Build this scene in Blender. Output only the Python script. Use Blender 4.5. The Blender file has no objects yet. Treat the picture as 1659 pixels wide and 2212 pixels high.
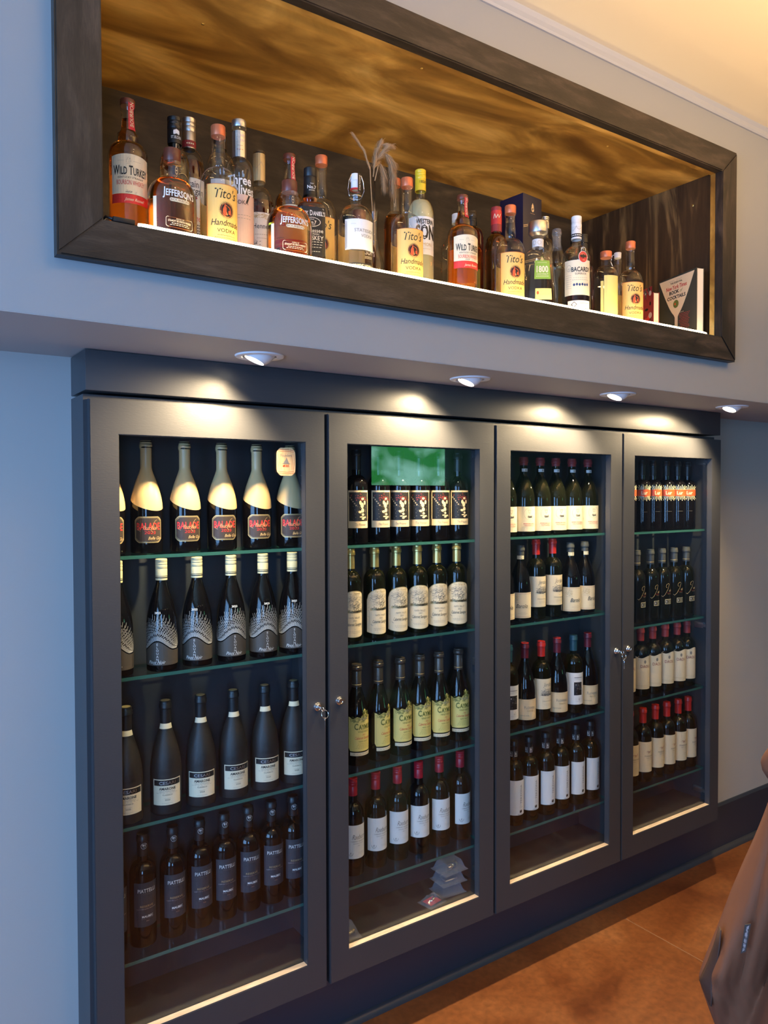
import bpy, bmesh, math, random
from mathutils import Vector, Matrix
random.seed(7)
SC = bpy.context.scene
COL = SC.collection
PI = math.pi
Z0 = 1.80            # camera height above the floor
R_ = math.radians

# ------------------------------------------------------------------ camera
cam_d = bpy.data.cameras.new('camera'); cam = bpy.data.objects.new('camera', cam_d); COL.objects.link(cam)
F = 1642.36; YAW = 0.6014; PITCH = -0.0239; ROLL = -0.0025
fw = Vector((math.sin(YAW)*math.cos(PITCH), math.cos(YAW)*math.cos(PITCH), math.sin(PITCH)))
r0 = Vector((math.cos(YAW), -math.sin(YAW), 0)); u0 = r0.cross(fw)
rt = r0*math.cos(ROLL)+u0*math.sin(ROLL); up = -r0*math.sin(ROLL)+u0*math.cos(ROLL)
CAMY = -2.02
cam.matrix_world = Matrix((( rt.x, up.x, -fw.x, 0), (rt.y, up.y, -fw.y, CAMY), (rt.z, up.z, -fw.z, Z0), (0, 0, 0, 1)))
cam_d.sensor_fit = 'HORIZONTAL'; cam_d.sensor_width = 36; cam_d.lens = F/1659*36
cam_d.clip_start = .02; cam_d.clip_end = 60
SC.camera = cam

# ------------------------------------------------------------------ world, exposure, large lights
w = bpy.data.worlds.new('world'); SC.world = w; w.use_nodes = True
w.node_tree.nodes['Background'].inputs[0].default_value = (.42, .62, 1, 1)
w.node_tree.nodes['Background'].inputs[1].default_value = .6
SC.view_settings.view_transform = 'Standard'
try: SC.view_settings.look = 'None'
except Exception: pass
SC.view_settings.exposure = 0.0; SC.view_settings.gamma = 1; SC.view_settings.use_curve_mapping = False
SC.render.film_transparent = False
DAY = (.24, .50, 1.0); WARM = (1.0, .66, .34)
def light(name, kind, loc, energy, color, target=None, **kw):
    d = bpy.data.lights.new(name, kind); o = bpy.data.objects.new(name, d); COL.objects.link(o)
    d.energy = energy; d.color = color; o.location = loc
    for k, v in kw.items(): setattr(d, k, v)
    if target is not None:
        o.rotation_euler = (Vector(target)-Vector(loc)).to_track_quat('-Z', 'Y').to_euler()
    return o
# daylight through the windows of the room (left wall and the wall behind the camera)
light('window_daylight', 'AREA', (-2.9, -2.3, 1.75), 230, DAY, (2, -2.0, 1.6), shape='RECTANGLE', size=2.8, size_y=2.1)
light('window_daylight', 'AREA', (-1.6, -5.9, 1.75), 90, DAY, (-1.2, 0, 1.6), shape='RECTANGLE', size=1.0, size_y=1.9)
# warm uplight added to brighten the room ceiling, with no lamp built for it
light('added_ceiling_uplight', 'AREA', (2.3, -1.6, 2.72), 60, (1.0, .60, .24), (2.3, -1.5, 3.3), shape='RECTANGLE', size=2.6, size_y=.12)

# ------------------------------------------------------------------ materials
def mat(name, col, rough=.5, metal=0, **kw):
    m = bpy.data.materials.new(name); m.use_nodes = True
    b = m.node_tree.nodes['Principled BSDF']
    b.inputs['Base Color'].default_value = (*col, 1); b.inputs['Roughness'].default_value = rough; b.inputs['Metallic'].default_value = metal
    for k, v in kw.items(): b.inputs[k].default_value = v
    return m
def nd(m, t, **kw):
    n = m.node_tree.nodes.new(t)
    for k, v in kw.items(): setattr(n, k, v)
    return n
def bump(m, scale=200, strength=.1, dist=.002, stretch=(1, 1, 1), detail=4):
    L = m.node_tree.links; tc = nd(m, 'ShaderNodeTexCoord'); mp = nd(m, 'ShaderNodeMapping'); mp.inputs['Scale'].default_value = stretch
    no = nd(m, 'ShaderNodeTexNoise'); no.inputs['Scale'].default_value = scale; no.inputs['Detail'].default_value = detail
    bp = nd(m, 'ShaderNodeBump'); bp.inputs['Strength'].default_value = strength; bp.inputs['Distance'].default_value = dist
    L.new(tc.outputs['Object'], mp.inputs['Vector']); L.new(mp.outputs[0], no.inputs['Vector']); L.new(no.outputs['Fac'], bp.inputs['Height'])
    L.new(bp.outputs[0], m.node_tree.nodes['Principled BSDF'].inputs['Normal'])
    return m
def noisy(m, stops, scale=3, stretch=(1, 1, 1), detail=6, dist=.6, fine=None, rough=None):
    """colour ramp over stretched noise, optional finer grain multiplied in"""
    L = m.node_tree.links; b = m.node_tree.nodes['Principled BSDF']
    tc = nd(m, 'ShaderNodeTexCoord'); mp = nd(m, 'ShaderNodeMapping'); mp.inputs['Scale'].default_value = stretch
    no = nd(m, 'ShaderNodeTexNoise'); no.inputs['Scale'].default_value = scale; no.inputs['Detail'].default_value = detail
    no.inputs['Distortion'].default_value = dist
    cr = nd(m, 'ShaderNodeValToRGB'); els = cr.color_ramp.elements
    els[0].position, els[0].color = stops[0][0], (*stops[0][1], 1); els[1].position, els[1].color = stops[-1][0], (*stops[-1][1], 1)
    for p, c in stops[1:-1]:
        e = els.new(p); e.color = (*c, 1)
    L.new(tc.outputs['Object'], mp.inputs['Vector']); L.new(mp.outputs[0], no.inputs['Vector']); L.new(no.outputs['Fac'], cr.inputs['Fac'])
    out = cr.outputs['Color']
    if fine:
        mp2 = nd(m, 'ShaderNodeMapping'); mp2.inputs['Scale'].default_value = fine[1]
        n2 = nd(m, 'ShaderNodeTexNoise'); n2.inputs['Scale'].default_value = fine[0]; n2.inputs['Detail'].default_value = 8; n2.inputs['Distortion'].default_value = .4
        mr = nd(m, 'ShaderNodeMapRange'); mr.inputs['From Min'].default_value = .3; mr.inputs['From Max'].default_value = .7
        mr.inputs['To Min'].default_value = fine[2]; mr.inputs['To Max'].default_value = fine[3]
        mx = nd(m, 'ShaderNodeMix', data_type='RGBA', blend_type='MULTIPLY'); mx.inputs['Factor'].default_value = 1
        L.new(tc.outputs['Object'], mp2.inputs['Vector']); L.new(mp2.outputs[0], n2.inputs['Vector']); L.new(n2.outputs['Fac'], mr.inputs['Value'])
        L.new(out, mx.inputs['A']); L.new(mr.outputs[0], mx.inputs['B']); out = mx.outputs['Result']
        bp = nd(m, 'ShaderNodeBump'); bp.inputs['Strength'].default_value = .15; bp.inputs['Distance'].default_value = .002
        L.new(n2.outputs['Fac'], bp.inputs['Height']); L.new(bp.outputs[0], b.inputs['Normal'])
    L.new(out, b.inputs['Base Color'])
    if rough:
        mr = nd(m, 'ShaderNodeMapRange'); mr.inputs['To Min'].default_value = rough[0]; mr.inputs['To Max'].default_value = rough[1]
        L.new(no.outputs['Fac'], mr.inputs['Value']); L.new(mr.outputs[0], b.inputs['Roughness'])
    return m
def emis(name, col, st):
    m = bpy.data.materials.new(name); m.use_nodes = True; t = m.node_tree; t.nodes.remove(t.nodes['Principled BSDF'])
    e = t.nodes.new('ShaderNodeEmission'); e.inputs[0].default_value = (*col, 1); e.inputs[1].default_value = st
    t.links.new(e.outputs[0], t.nodes['Material Output'].inputs[0]); return m
def thin_glass(name, tint=(1, 1, 1), ior=1.5, rough=0.0, gain=1.0):
    """a thin clear sheet: it transmits straight through and mirrors by Fresnel"""
    m = bpy.data.materials.new(name); m.use_nodes = True; t = m.node_tree; t.nodes.remove(t.nodes['Principled BSDF'])
    tr = t.nodes.new('ShaderNodeBsdfTransparent'); tr.inputs[0].default_value = (*tint, 1)
    gl = t.nodes.new('ShaderNodeBsdfGlossy'); gl.inputs['Roughness'].default_value = rough
    fr = t.nodes.new('ShaderNodeFresnel'); ge = t.nodes.new('ShaderNodeNewGeometry'); mi = t.nodes.new('ShaderNodeMix'); mi.inputs['A'].default_value = ior; mi.inputs['B'].default_value = 1/ior
    t.links.new(ge.outputs['Backfacing'], mi.inputs['Factor']); t.links.new(mi.outputs['Result'], fr.inputs[0])
    mx = t.nodes.new('ShaderNodeMixShader'); ml = t.nodes.new('ShaderNodeMath'); ml.operation = 'MULTIPLY'; ml.use_clamp = True; ml.inputs[1].default_value = gain
    t.links.new(fr.outputs[0], ml.inputs[0]); t.links.new(ml.outputs[0], mx.inputs[0]); t.links.new(tr.outputs[0], mx.inputs[1]); t.links.new(gl.outputs[0], mx.inputs[2])
    t.links.new(mx.outputs[0], t.nodes['Material Output'].inputs[0]); return m
def liquid(name, col, ior=1.35):
    return mat(name, col, .0, **{'Transmission Weight': 1.0, 'IOR': ior, 'Specular IOR Level': .4})

M = {}
M['wall'] = bump(mat('wall_paint', (.38, .365, .34), .55), 260, .06, .001)
M['upper'] = bump(mat('upper_wall_paint', (.30, .315, .32), .6), 260, .05, .001)
M['soffit'] = bump(mat('soffit_paint', (.42, .40, .385), .6), 260, .05, .001)
M['ceil'] = bump(mat('ceiling_paint', (.84, .75, .54), .8), 60, .03, .002)
M['crown'] = mat('crown_trim_paint', (.40, .42, .45), .45)
M['floor'] = noisy(mat('stained_concrete', (.3, .12, .04), .3), [(.3, (.085, .024, .007)), (.45, (.135, .042, .011)), (.6, (.175, .060, .016)), (.8, (.24, .095, .030))], 2.2, (1, 1, 1), 10, .8, (40, (1, 1, 1), .75, 1.15), (.22, .5))
M['char'] = bump(mat('charcoal_cabinet_paint', (.036, .037, .041), .40), 90, .12, .0015, (1, 1, 6))
M['charin'] = bump(mat('navy_interior_paint', (.034, .037, .046), .5), 90, .08, .001)
M['base'] = mat('dark_baseboard_paint', (.024, .029, .042), .38)
M['ledge'] = noisy(mat('worn_sill_paint', (.5, .4, .3), .5), [(.3, (.44, .34, .24)), (.7, (.62, .52, .38))], 14, (1, 4, 4))
M['frame'] = noisy(mat('dark_stained_trim', (.04, .03, .022), .42), [(.25, (.008, .006, .005)), (.5, (.026, .018, .013)), (.75, (.072, .050, .035))], 5, (1.2, 6, 6), 8, .5, (30, (1.5, 14, 14), .7, 1.2))
M['framev'] = noisy(mat('dark_stained_trim_upright', (.04, .03, .022), .42), [(.25, (.008, .006, .005)), (.5, (.026, .018, .013)), (.75, (.072, .050, .035))], 5, (6, 6, 1.2), 8, .5, (30, (14, 14, 1.5), .7, 1.2))
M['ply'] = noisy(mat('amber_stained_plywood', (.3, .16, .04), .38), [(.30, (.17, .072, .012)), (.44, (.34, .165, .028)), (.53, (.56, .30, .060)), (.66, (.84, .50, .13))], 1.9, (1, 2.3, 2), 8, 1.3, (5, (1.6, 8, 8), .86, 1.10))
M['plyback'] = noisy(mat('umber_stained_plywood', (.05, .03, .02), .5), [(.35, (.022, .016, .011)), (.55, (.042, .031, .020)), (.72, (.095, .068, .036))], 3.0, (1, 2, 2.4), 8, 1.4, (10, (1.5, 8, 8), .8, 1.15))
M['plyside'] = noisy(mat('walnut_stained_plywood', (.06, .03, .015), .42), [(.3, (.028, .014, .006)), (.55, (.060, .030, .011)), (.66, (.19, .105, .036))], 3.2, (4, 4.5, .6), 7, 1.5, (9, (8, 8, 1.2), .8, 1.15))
M['glass'] = thin_glass('door_glass', (.97, .985, .98), 1.5)
M['shelf'] = thin_glass('shelf_glass', (.90, .95, .93), 1.5)
M['shedge'] = mat('shelf_glass_edge', (.035, .13, .11), .12, **{'Specular IOR Level': .8})
M['clear'] = thin_glass('clear_bottle_glass', (.97, .98, .98), 1.5, gain=1.25)
M['chrome'] = mat('chrome', (.85, .83, .80), .16, 1)
M['brass'] = mat('brass', (.85, .62, .22), .28, 1)
M['steel'] = mat('brushed_steel', (.62, .61, .6), .35, 1)
M['black'] = mat('black_plastic', (.008, .008, .009), .4)
M['wine'] = mat('dark_wine_glass', (.003, .0025, .003), .045, **{'Specular IOR Level': .42})
M['wineg'] = mat('green_wine_glass', (.005, .0055, .002), .045, **{'Specular IOR Level': .42})
M['mattebk'] = mat('matte_black_glass', (.016, .015, .015), .5)
M['white'] = mat('white_ink', (.80, .79, .76), .5)
M['whitetrim'] = mat('white_lamp_trim', (.80, .80, .80), .35)
M['cream'] = mat('cream_paper', (.80, .70, .50), .55)
M['paper'] = mat('white_paper', (.78, .76, .72), .55)
M['warmpaper'] = mat('ivory_paper', (.80, .67, .45), .55)
M['tan'] = mat('tan_paper', (.78, .58, .33), .55)
M['yellow'] = mat('yellow_paper', (.80, .66, .20), .5)
M['greyink'] = mat('grey_ink', (.24, .22, .19), .6)
M['ink'] = mat('black_ink', (.010, .009, .009), .5)
M['redink'] = mat('red_ink', (.62, .035, .03), .45)
M['maroonink'] = mat('maroon_ink', (.30, .03, .03), .5)
M['gold'] = mat('gold_foil', (.68, .50, .18), .3, .8)
M['goldink'] = mat('gold_ink', (.52, .40, .20), .4, .4)
M['palegold'] = mat('pale_gold_dip', (.72, .50, .24), .34)
M['redcap'] = mat('red_capsule', (.52, .022, .018), .32)
M['crimson'] = mat('crimson_screw_cap', (.40, .014, .03), .32)
M['maroon'] = mat('maroon_capsule', (.13, .010, .022), .35)
M['blackcap'] = mat('black_capsule', (.012, .012, .013), .38)
M['greycap'] = mat('grey_capsule', (.09, .085, .078), .4)
M['tealcap'] = mat('teal_capsule', (.018, .07, .10), .35)
M['bronzecap'] = mat('bronze_capsule', (.10, .078, .062), .33, .5)
M['creamcap'] = mat('cream_screw_cap', (.80, .70, .44), .4)
M['whitecap'] = mat('white_screw_cap', (.78, .77, .74), .4)
M['brownlab'] = mat('dark_brown_label', (.045, .030, .024), .5)
M['taupe'] = mat('taupe_label', (.075, .062, .050), .5)
M['slate'] = mat('slate_label', (.035, .038, .048), .5)
M['orange'] = mat('orange_red_label', (.72, .085, .02), .45)
M['copper'] = mat('copper_cap', (.62, .17, .07), .35, .35)
M['titlab'] = mat('golden_label', (.80, .50, .14), .5)
M['titedge'] = mat('orange_label_edge', (.62, .17, .03), .5)
M['titdisc'] = mat('rust_ink', (.55, .09, .025), .5)
M['redstrip'] = mat('red_seal_strip', (.60, .02, .045), .4)
M['brownwood'] = mat('dark_wood_stopper', (.14, .035, .018), .35)
M['limecap'] = mat('yellow_screw_cap', (.85, .60, .03), .35)
M['green'] = mat('green_label', (.24, .42, .05), .5)
M['blueink'] = mat('blue_ink', (.02, .05, .16), .5)
M['bluebox'] = mat('navy_blue_card', (.004, .006, .028), .42)
M['pinklab'] = mat('pale_pink_label', (.66, .48, .42), .5)
M['straw'] = mat('dried_grass', (.48, .31, .16), .8)
M['amber'] = liquid('amber_whiskey', (.80, .30, .05))
M['deepamber'] = liquid('deep_amber_whiskey', (.62, .16, .025))
M['redamber'] = liquid('reddish_brandy', (.50, .08, .02))
M['water'] = thin_glass('clear_spirit', (.97, .97, .94), 1.2)
M['golden'] = liquid('golden_spirit', (.90, .70, .36))
M['lemon'] = mat('cloudy_lemon_spirit', (.70, .66, .38), .2, **{'Transmission Weight': .35})
M['led'] = emis('led_glow', (1.0, .72, .36), 36)
m = M['backpaper'] = bpy.data.materials.new('back_label_paper'); m.use_nodes = True; t = m.node_tree; t.nodes.remove(t.nodes['Principled BSDF'])
da = t.nodes.new('ShaderNodeBsdfDiffuse'); db = t.nodes.new('ShaderNodeBsdfTranslucent'); mx = t.nodes.new('ShaderNodeMixShader'); da.inputs[0].default_value = db.inputs[0].default_value = (.95, .70, .34, 1); mx.inputs[0].default_value = .7
t.links.new(da.outputs[0], mx.inputs[1]); t.links.new(db.outputs[0], mx.inputs[2]); t.links.new(mx.outputs[0], t.nodes['Material Output'].inputs[0])
M['lens'] = emis('lamp_lens_glow', (1.0, .86, .62), 30)
M['coat'] = bump(mat('brown_coat_cloth', (.165, .058, .024), .85), 60, .15, .003)
M['coatin'] = mat('dark_brown_coat_lining', (.055, .025, .016), .7)
M['cork'] = noisy(mat('light_wood_barrel', (.66, .42, .2), .5), [(.3, (.62, .38, .17)), (.7, (.80, .55, .28))], 60, (6, 1, .5))
M['page'] = mat('book_pages', (.75, .66, .50), .7)
M['olivebk'] = mat('dark_olive_cover', (.045, .042, .028), .5)
M['olive'] = mat('olive_green_ink', (.16, .17, .03), .5)
M['peach'] = mat('peach_cover', (.80, .56, .32), .5)
M['poly'] = mat('clear_plastic', (.62, .66, .74), .10, **{'Alpha': .17, 'Specular IOR Level': 1.0})

# ------------------------------------------------------------------ geometry helpers
def link(name, me, m=None, parent=None):
    o = bpy.data.objects.new(name, me); COL.objects.link(o)
    if m is not None:
        for k in (m if isinstance(m, (list, tuple)) else [m]): me.materials.append(M[k] if isinstance(k, str) else k)
    if parent: o.parent = parent
    return o
def from_bm(name, bm, m, parent=None, smooth=None):
    me = bpy.data.meshes.new(name); bm.normal_update(); bm.to_mesh(me); bm.free()
    if smooth:
        me.shade_smooth(); me.set_sharp_from_angle(angle=R_(smooth))
    return link(name, me, m, parent)
def box(bm, x0, x1, y0, y1, z0, z1, mi=0, bev=0):
    vs = [bm.verts.new((x, y, z)) for x in (x0, x1) for y in (y0, y1) for z in (z0, z1)]
    fs = [bm.faces.new([vs[i] for i in f]) for f in ((0, 1, 3, 2), (4, 6, 7, 5), (0, 4, 5, 1), (2, 3, 7, 6), (0, 2, 6, 4), (1, 5, 7, 3))]
    for f in fs: f.material_index = mi
    if bev:
        es = list({e for f in fs for e in f.edges}); bmesh.ops.bevel(bm, geom=es, offset=bev, segments=2, affect='EDGES', profile=.6)
    return fs
def quad(bm, pts, mi=0):
    f = bm.faces.new([bm.verts.new(p) for p in pts]); f.material_index = mi; return f
def prism(bm, pts, axis, a, b, mi=0):
    """extrude a 2D outline along an axis: pts in the other two axes (order kept)"""
    def P(p, t):
        return {'x': (t, p[0], p[1]), 'y': (p[0], t, p[1]), 'z': (p[0], p[1], t)}[axis]
    A = [bm.verts.new(P(p, a)) for p in pts]; B = [bm.verts.new(P(p, b)) for p in pts]; n = len(pts)
    fs = [bm.faces.new(A), bm.faces.new(B[::-1])] + [bm.faces.new((A[i], B[i], B[(i+1) % n], A[(i+1) % n])) for i in range(n)]
    for f in fs: f.material_index = mi
    bmesh.ops.recalc_face_normals(bm, faces=fs); return fs
def tube(bm, pts, r, seg=10, mi=0, closed=False):
    rings = []; n = len(pts); P = [Vector(p) for p in pts]
    for i, p in enumerate(P):
        a = P[(i-1) % n] if closed or i else P[0]; b = P[(i+1) % n] if closed or i < n-1 else P[-1]
        t = (b-a).normalized(); q = t.to_track_quat('Z', 'Y'); rr = r[i] if isinstance(r, (list, tuple)) else r
        rings.append([bm.verts.new(p+q @ Vector((rr*math.cos(2*PI*k/seg), rr*math.sin(2*PI*k/seg), 0))) for k in range(seg)])
    fs = []
    for i in range(n if closed else n-1):
        A, B = rings[i], rings[(i+1) % n]
        fs += [bm.faces.new((A[k], A[(k+1) % seg], B[(k+1) % seg], B[k])) for k in range(seg)]
    if not closed: fs += [bm.faces.new(rings[0][::-1]), bm.faces.new(rings[-1])]
    for f in fs: f.material_index = mi
    return fs
def lathe_bm(bm, prof, seg=36, xs=None, mi=0, origin=(0, 0, 0), q=None):
    """prof: list of (r, z); xs maps (angle, r, z) to (x, y)"""
    rings = []
    for r, z in prof:
        if r < 1e-6: rings.append([bm.verts.new((0, 0, z))])
        else:
            ring = []
            for k in range(seg):
                a = 2*PI*k/seg; x, y = xs(a, r, z) if xs else (r*math.sin(a), -r*math.cos(a)); ring.append(bm.verts.new((x, y, z)))
            rings.append(ring)
    fs = []
    for A, B in zip(rings, rings[1:]):
        for k in range(seg):
            k2 = (k+1) % seg
            if len(A) == 1 and len(B) == 1: continue
            if len(A) == 1: f = (A[0], B[k2], B[k])
            elif len(B) == 1: f = (A[k], A[k2], B[0])
            else: f = (A[k], A[k2], B[k2], B[k])
            fs.append(bm.faces.new(f))
    for f in fs: f.material_index = mi
    if q is not None or origin != (0, 0, 0):
        vs = [v for rg in rings for v in rg]
        for v in vs: v.co = (q @ v.co if q is not None else v.co)+Vector(origin)
    return fs
def empty(name, loc, label=None, cat=None, group=None, rz=0, kind=None):
    o = bpy.data.objects.new(name, None); COL.objects.link(o); o.empty_display_size = .05
    o.location = loc; o.rotation_euler = (0, 0, rz); tag(o, label, cat, group, kind); return o
def tag(o, label=None, cat=None, group=None, kind=None):
    if label: o['label'] = label
    if cat: o['category'] = cat
    if group: o['group'] = group
    if kind: o['kind'] = kind
    return o
def dup(root, loc, rz, label=None, group=None):
    def cp(o, parent):
        c = o.copy(); COL.objects.link(c)
        if parent: c.parent = parent
        for ch in o.children: cp(ch, c)
        return c
    r = cp(root, None); r.location = loc; r.rotation_euler = (0, 0, rz)
    if label: r['label'] = label
    if group: r['group'] = group
    return r

# ------------------------------------------------------------------ lettering
_tc = {}
def glyphs(s, shear=0, bold=0):
    k = (s, shear, bold)
    if k not in _tc:
        c = bpy.data.curves.new('t', 'FONT'); c.body = s; c.size = 1; c.resolution_u = 2; c.shear = shear; c.offset = bold
        o = bpy.data.objects.new('t', c); me = bpy.data.meshes.new_from_object(o)
        V = [(v.co.x, v.co.y) for v in me.vertices]; P = [tuple(p.vertices) for p in me.polygons]
        if V:
            x0 = min(v[0] for v in V); x1 = max(v[0] for v in V)
        else: x0 = x1 = 0
        bpy.data.objects.remove(o); bpy.data.curves.remove(c); bpy.data.meshes.remove(me)
        _tc[k] = (V, P, x0, x1)
    return _tc[k]
class Sheet:
    """flat ink and paper shapes laid on a surface; fn maps (s, z, lift) to a point"""
    def __init__(s, fn, step=.006):
        s.fn = fn; s.v = []; s.f = []; s.mi = []; s.mats = []; s.step = step
    def m(s, name):
        if name not in s.mats: s.mats.append(name)
        return s.mats.index(name)
    def poly(s, V, P, m, lift):
        b = len(s.v); k = s.m(m); s.v += [s.fn(a, z, lift) for a, z in V]
        for p in P:
            s.f.append([b+i for i in p]); s.mi.append(k)
    def grid(s, a0, a1, zlo, zhi, m, lift=1, rows=None):
        if rows is None:
            zz = [(f(a) if callable(f) else f) for f in (zlo, zhi) for a in (a0, (a0+a1)/2, a1)]; rows = max(1, min(14, int((max(zz)-min(zz))/.009)))
        n = max(1, int(abs(a1-a0)/s.step)); V = []; P = []
        for i in range(n+1):
            a = a0+(a1-a0)*i/n; lo = zlo(a) if callable(zlo) else zlo; hi = zhi(a) if callable(zhi) else zhi
            for j in range(rows+1): V.append((a, lo+(hi-lo)*j/rows))
        for i in range(n):
            for j in range(rows):
                q = i*(rows+1)+j; P.append((q, q+rows+1, q+rows+2, q+1))
        s.poly(V, P, m, lift)
    def text(s, t, a, z, h, m='ink', lift=3, sx=1.0, shear=0, bold=0, align='c', vert=False, maxw=None, rot=0):
        V, P, x0, x1 = glyphs(t, shear, bold); k = h/.70; w = (x1-x0)*k*sx
        if maxw and w > maxw: sx *= maxw/w; w = maxw
        off = -x0*k*sx-(w/2 if align == 'c' else 0)
        out = []
        for x, y in V:
            px = x*k*sx+off; py = y*k-h/2
            if rot: px, py = px*math.cos(rot)-py*math.sin(rot), px*math.sin(rot)+py*math.cos(rot)
            if vert: px, py = -py, px
            out.append((a+px, z+py))
        s.poly(out, P, m, lift)
    def disc(s, a, z, rx, rz, m, lift=2, n=20):
        s.poly([(a+rx*math.cos(2*PI*i/n), z+rz*math.sin(2*PI*i/n)) for i in range(n)], [tuple(range(n))], m, lift)
    def ring(s, a, z, rx, rz, t, m, lift=2, n=28, a0=0, a1=2*PI):
        V = []; P = []
        for i in range(n+1):
            th = a0+(a1-a0)*i/n; V += [(a+rx*math.cos(th), z+rz*math.sin(th)), (a+(rx-t)*math.cos(th), z+(rz-t)*math.sin(th))]
        for i in range(n): P.append((2*i, 2*i+2, 2*i+3, 2*i+1))
        s.poly(V, P, m, lift)
    def line(s, pts, t, m, lift=2):
        for (a, b), (c, d) in zip(pts, pts[1:]):
            L = math.hypot(c-a, d-b) or 1e-9; nx, ny = -(d-b)/L*t/2, (c-a)/L*t/2
            s.poly([(a-nx, b-ny), (c-nx, d-ny), (c+nx, d+ny), (a+nx, b+ny)], [(0, 1, 2, 3)], m, lift)
    def scrib(s, a, z, w, h, n, m, t=.0004, lift=2, seed=1):
        """engraving: a cluster of short pen strokes"""
        R = random.Random(seed)
        for i in range(n):
            x = a+(R.random()-.5)*w; y = z+(R.random()-.5)*h; L = (.05+.12*R.random())*w; an = R.choice((0, .3, -.4, .9, 1.6))+R.random()*.4
            s.line([(x, y), (x+L*math.cos(an), y+L*math.sin(an)*.7), (x+L*1.6*math.cos(an+.5), y+L*1.4*math.sin(an+.5)*.6)], t, m, lift)
    def caps(s, parts, a, z, h, m='ink', lift=3, sx=1.0, bold=0, maxw=None, k=.80, gap=.10):
        """large initials with smaller capitals on one baseline: parts is a list of words"""
        items = []
        for wi, w_ in enumerate(parts):
            if wi: items.append((None, h*.30))
            for t, hh in ((w_[0], h), (w_[1:], h*k)):
                if t: V, P, x0, x1 = glyphs(t, 0, bold); items.append((t, hh, (x1-x0)*hh/.70*sx)); items.append((None, h*gap))
        tot = sum(i[-1] for i in items); f = min(1, maxw/tot) if maxw else 1; x = a-tot*f/2
        for it in items:
            if it[0] is None: x += it[1]*f
            else: s.text(it[0], x, z+it[1]/2, it[1], m, lift, sx*f, 0, bold, 'l'); x += it[2]*f
    def small(s, a, z, w, m='greyink', t=.0006, lift=3, n=7):
        """a line of print too small to read: a broken thin rule"""
        for i in range(n):
            x = a-w/2+w*i/n; s.line([(x, z), (x+w/n*.72, z)], t, m, lift)
    def build(s, name, parent):
        me = bpy.data.meshes.new(name); me.from_pydata(s.v, [], s.f); o = link(name, me, s.mats, parent)
        me.polygons.foreach_set('material_index', s.mi); me.update(); return o

# ------------------------------------------------------------------ bottle builder
def radius_fn(prof):
    P = sorted([(z, r) for r, z in prof if r > 0])
    def f(z):
        if z <= P[0][0]: return P[0][1]
        for (za, ra), (zb, rb) in zip(P, P[1:]):
            if za <= z <= zb and zb > za: return ra+(rb-ra)*(z-za)/(zb-za)
        return P[-1][1]
    return f
def profile(H, R, zs, zn, rn, kind='bordeaux', foot=.004, Rb=None, lip=True, bulb=0):
    Rb = Rb or R
    p = [(0, .004), (Rb*.72, .001), (Rb-foot, 0), (Rb-foot*.3, foot*.35), (Rb, foot*1.4)]
    p += [(Rb+(R-Rb)*t, foot*1.4+(zs-foot*1.4)*t) for t in (.25, .5, .75, 1)]
    n = 14
    for i in range(1, n+1):
        t = i/n; z = zs+(zn-zs)*t
        if kind == 'bordeaux': g = (1-t**2.3)**.72
        elif kind == 'burgundy': g = (1-t)**1.25*(1+1.25*t)
        elif kind == 'amarone': g = (1-t)**1.12*(1+.95*t)
        elif kind == 'dome': g = (1-t*t)**.5
        else: g = 1-t
        p.append((rn+(R-rn)*max(0, g), z))
    zt = H
    if bulb:
        zb = zn+(H-zn)*.25; p += [(rn+bulb*.9, zn+.004), (rn+bulb, zb), (rn+bulb*.6, zb+.012), (rn, zb+.018)]
    if lip: p += [(rn, zt-.022), (rn+.0022, zt-.020), (rn+.0022, zt-.010), (rn+.0008, zt-.008), (rn+.0006, zt-.001), (rn*.8, zt), (0, zt)]
    else: p += [(rn, zt-.004), (rn*.9, zt), (0, zt)]
    out = [p[0]]
    for q in p[1:]:
        if abs(q[0]-out[-1][0]) > 1e-6 or abs(q[1]-out[-1][1]) > 1e-6: out.append(q)
    return out
def section(R, rn, sq=2.0, sy=1.0):
    def f(a, r, z):
        t = max(0., min(1., (r-rn*1.1)/(R-rn*1.1)))
        n = 2+(sq-2)*t; k = 1+(sy-1)*t
        c, s_ = abs(math.cos(a))**n, abs(math.sin(a))**n; rr = r*(c+s_)**(-1/n)
        return rr*math.sin(a), -rr*math.cos(a)*k
    return f
def wrap(prof, R, xs):
    rf = radius_fn(prof)
    def f(s, z, lift):
        r = rf(z)+.0002+.00022*lift; a = s/R; x, y = xs(a, r, z); return (x, y, z)
    return f
def capsule(bm, prof, z0, z1, t=.0006, seg=28, xs=None, top=True, mi=0, lift_top=.0008):
    P = [(r+t, z) for r, z in prof if z0 < z < z1-.0005 and r > .004]; rf = radius_fn(prof)
    P = [(rf(z0), z0), (rf(z0)+t, z0)]+P+[(rf(z1-.001)+t, z1)]
    if top: P += [(rf(z1-.001)*.85, z1+lift_top), (0, z1+lift_top)]
    lathe_bm(bm, P, seg, xs, mi)
def screwcap(bm, r, z0, z1, mi=0, seg=32):
    P = [(r-.001, z0), (r, z0), (r, z0+(z1-z0)*.52), (r-.0007, z0+(z1-z0)*.54), (r, z0+(z1-z0)*.56), (r, z0+(z1-z0)*.70), (r-.0006, z0+(z1-z0)*.72), (r, z0+(z1-z0)*.74), (r, z0+(z1-z0)*.82), (r-.0006, z0+(z1-z0)*.84), (r, z0+(z1-z0)*.86), (r, z1-.0015), (r-.0015, z1), (0, z1)]
    lathe_bm(bm, P, seg, None, mi)
PROT = {}
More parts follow.
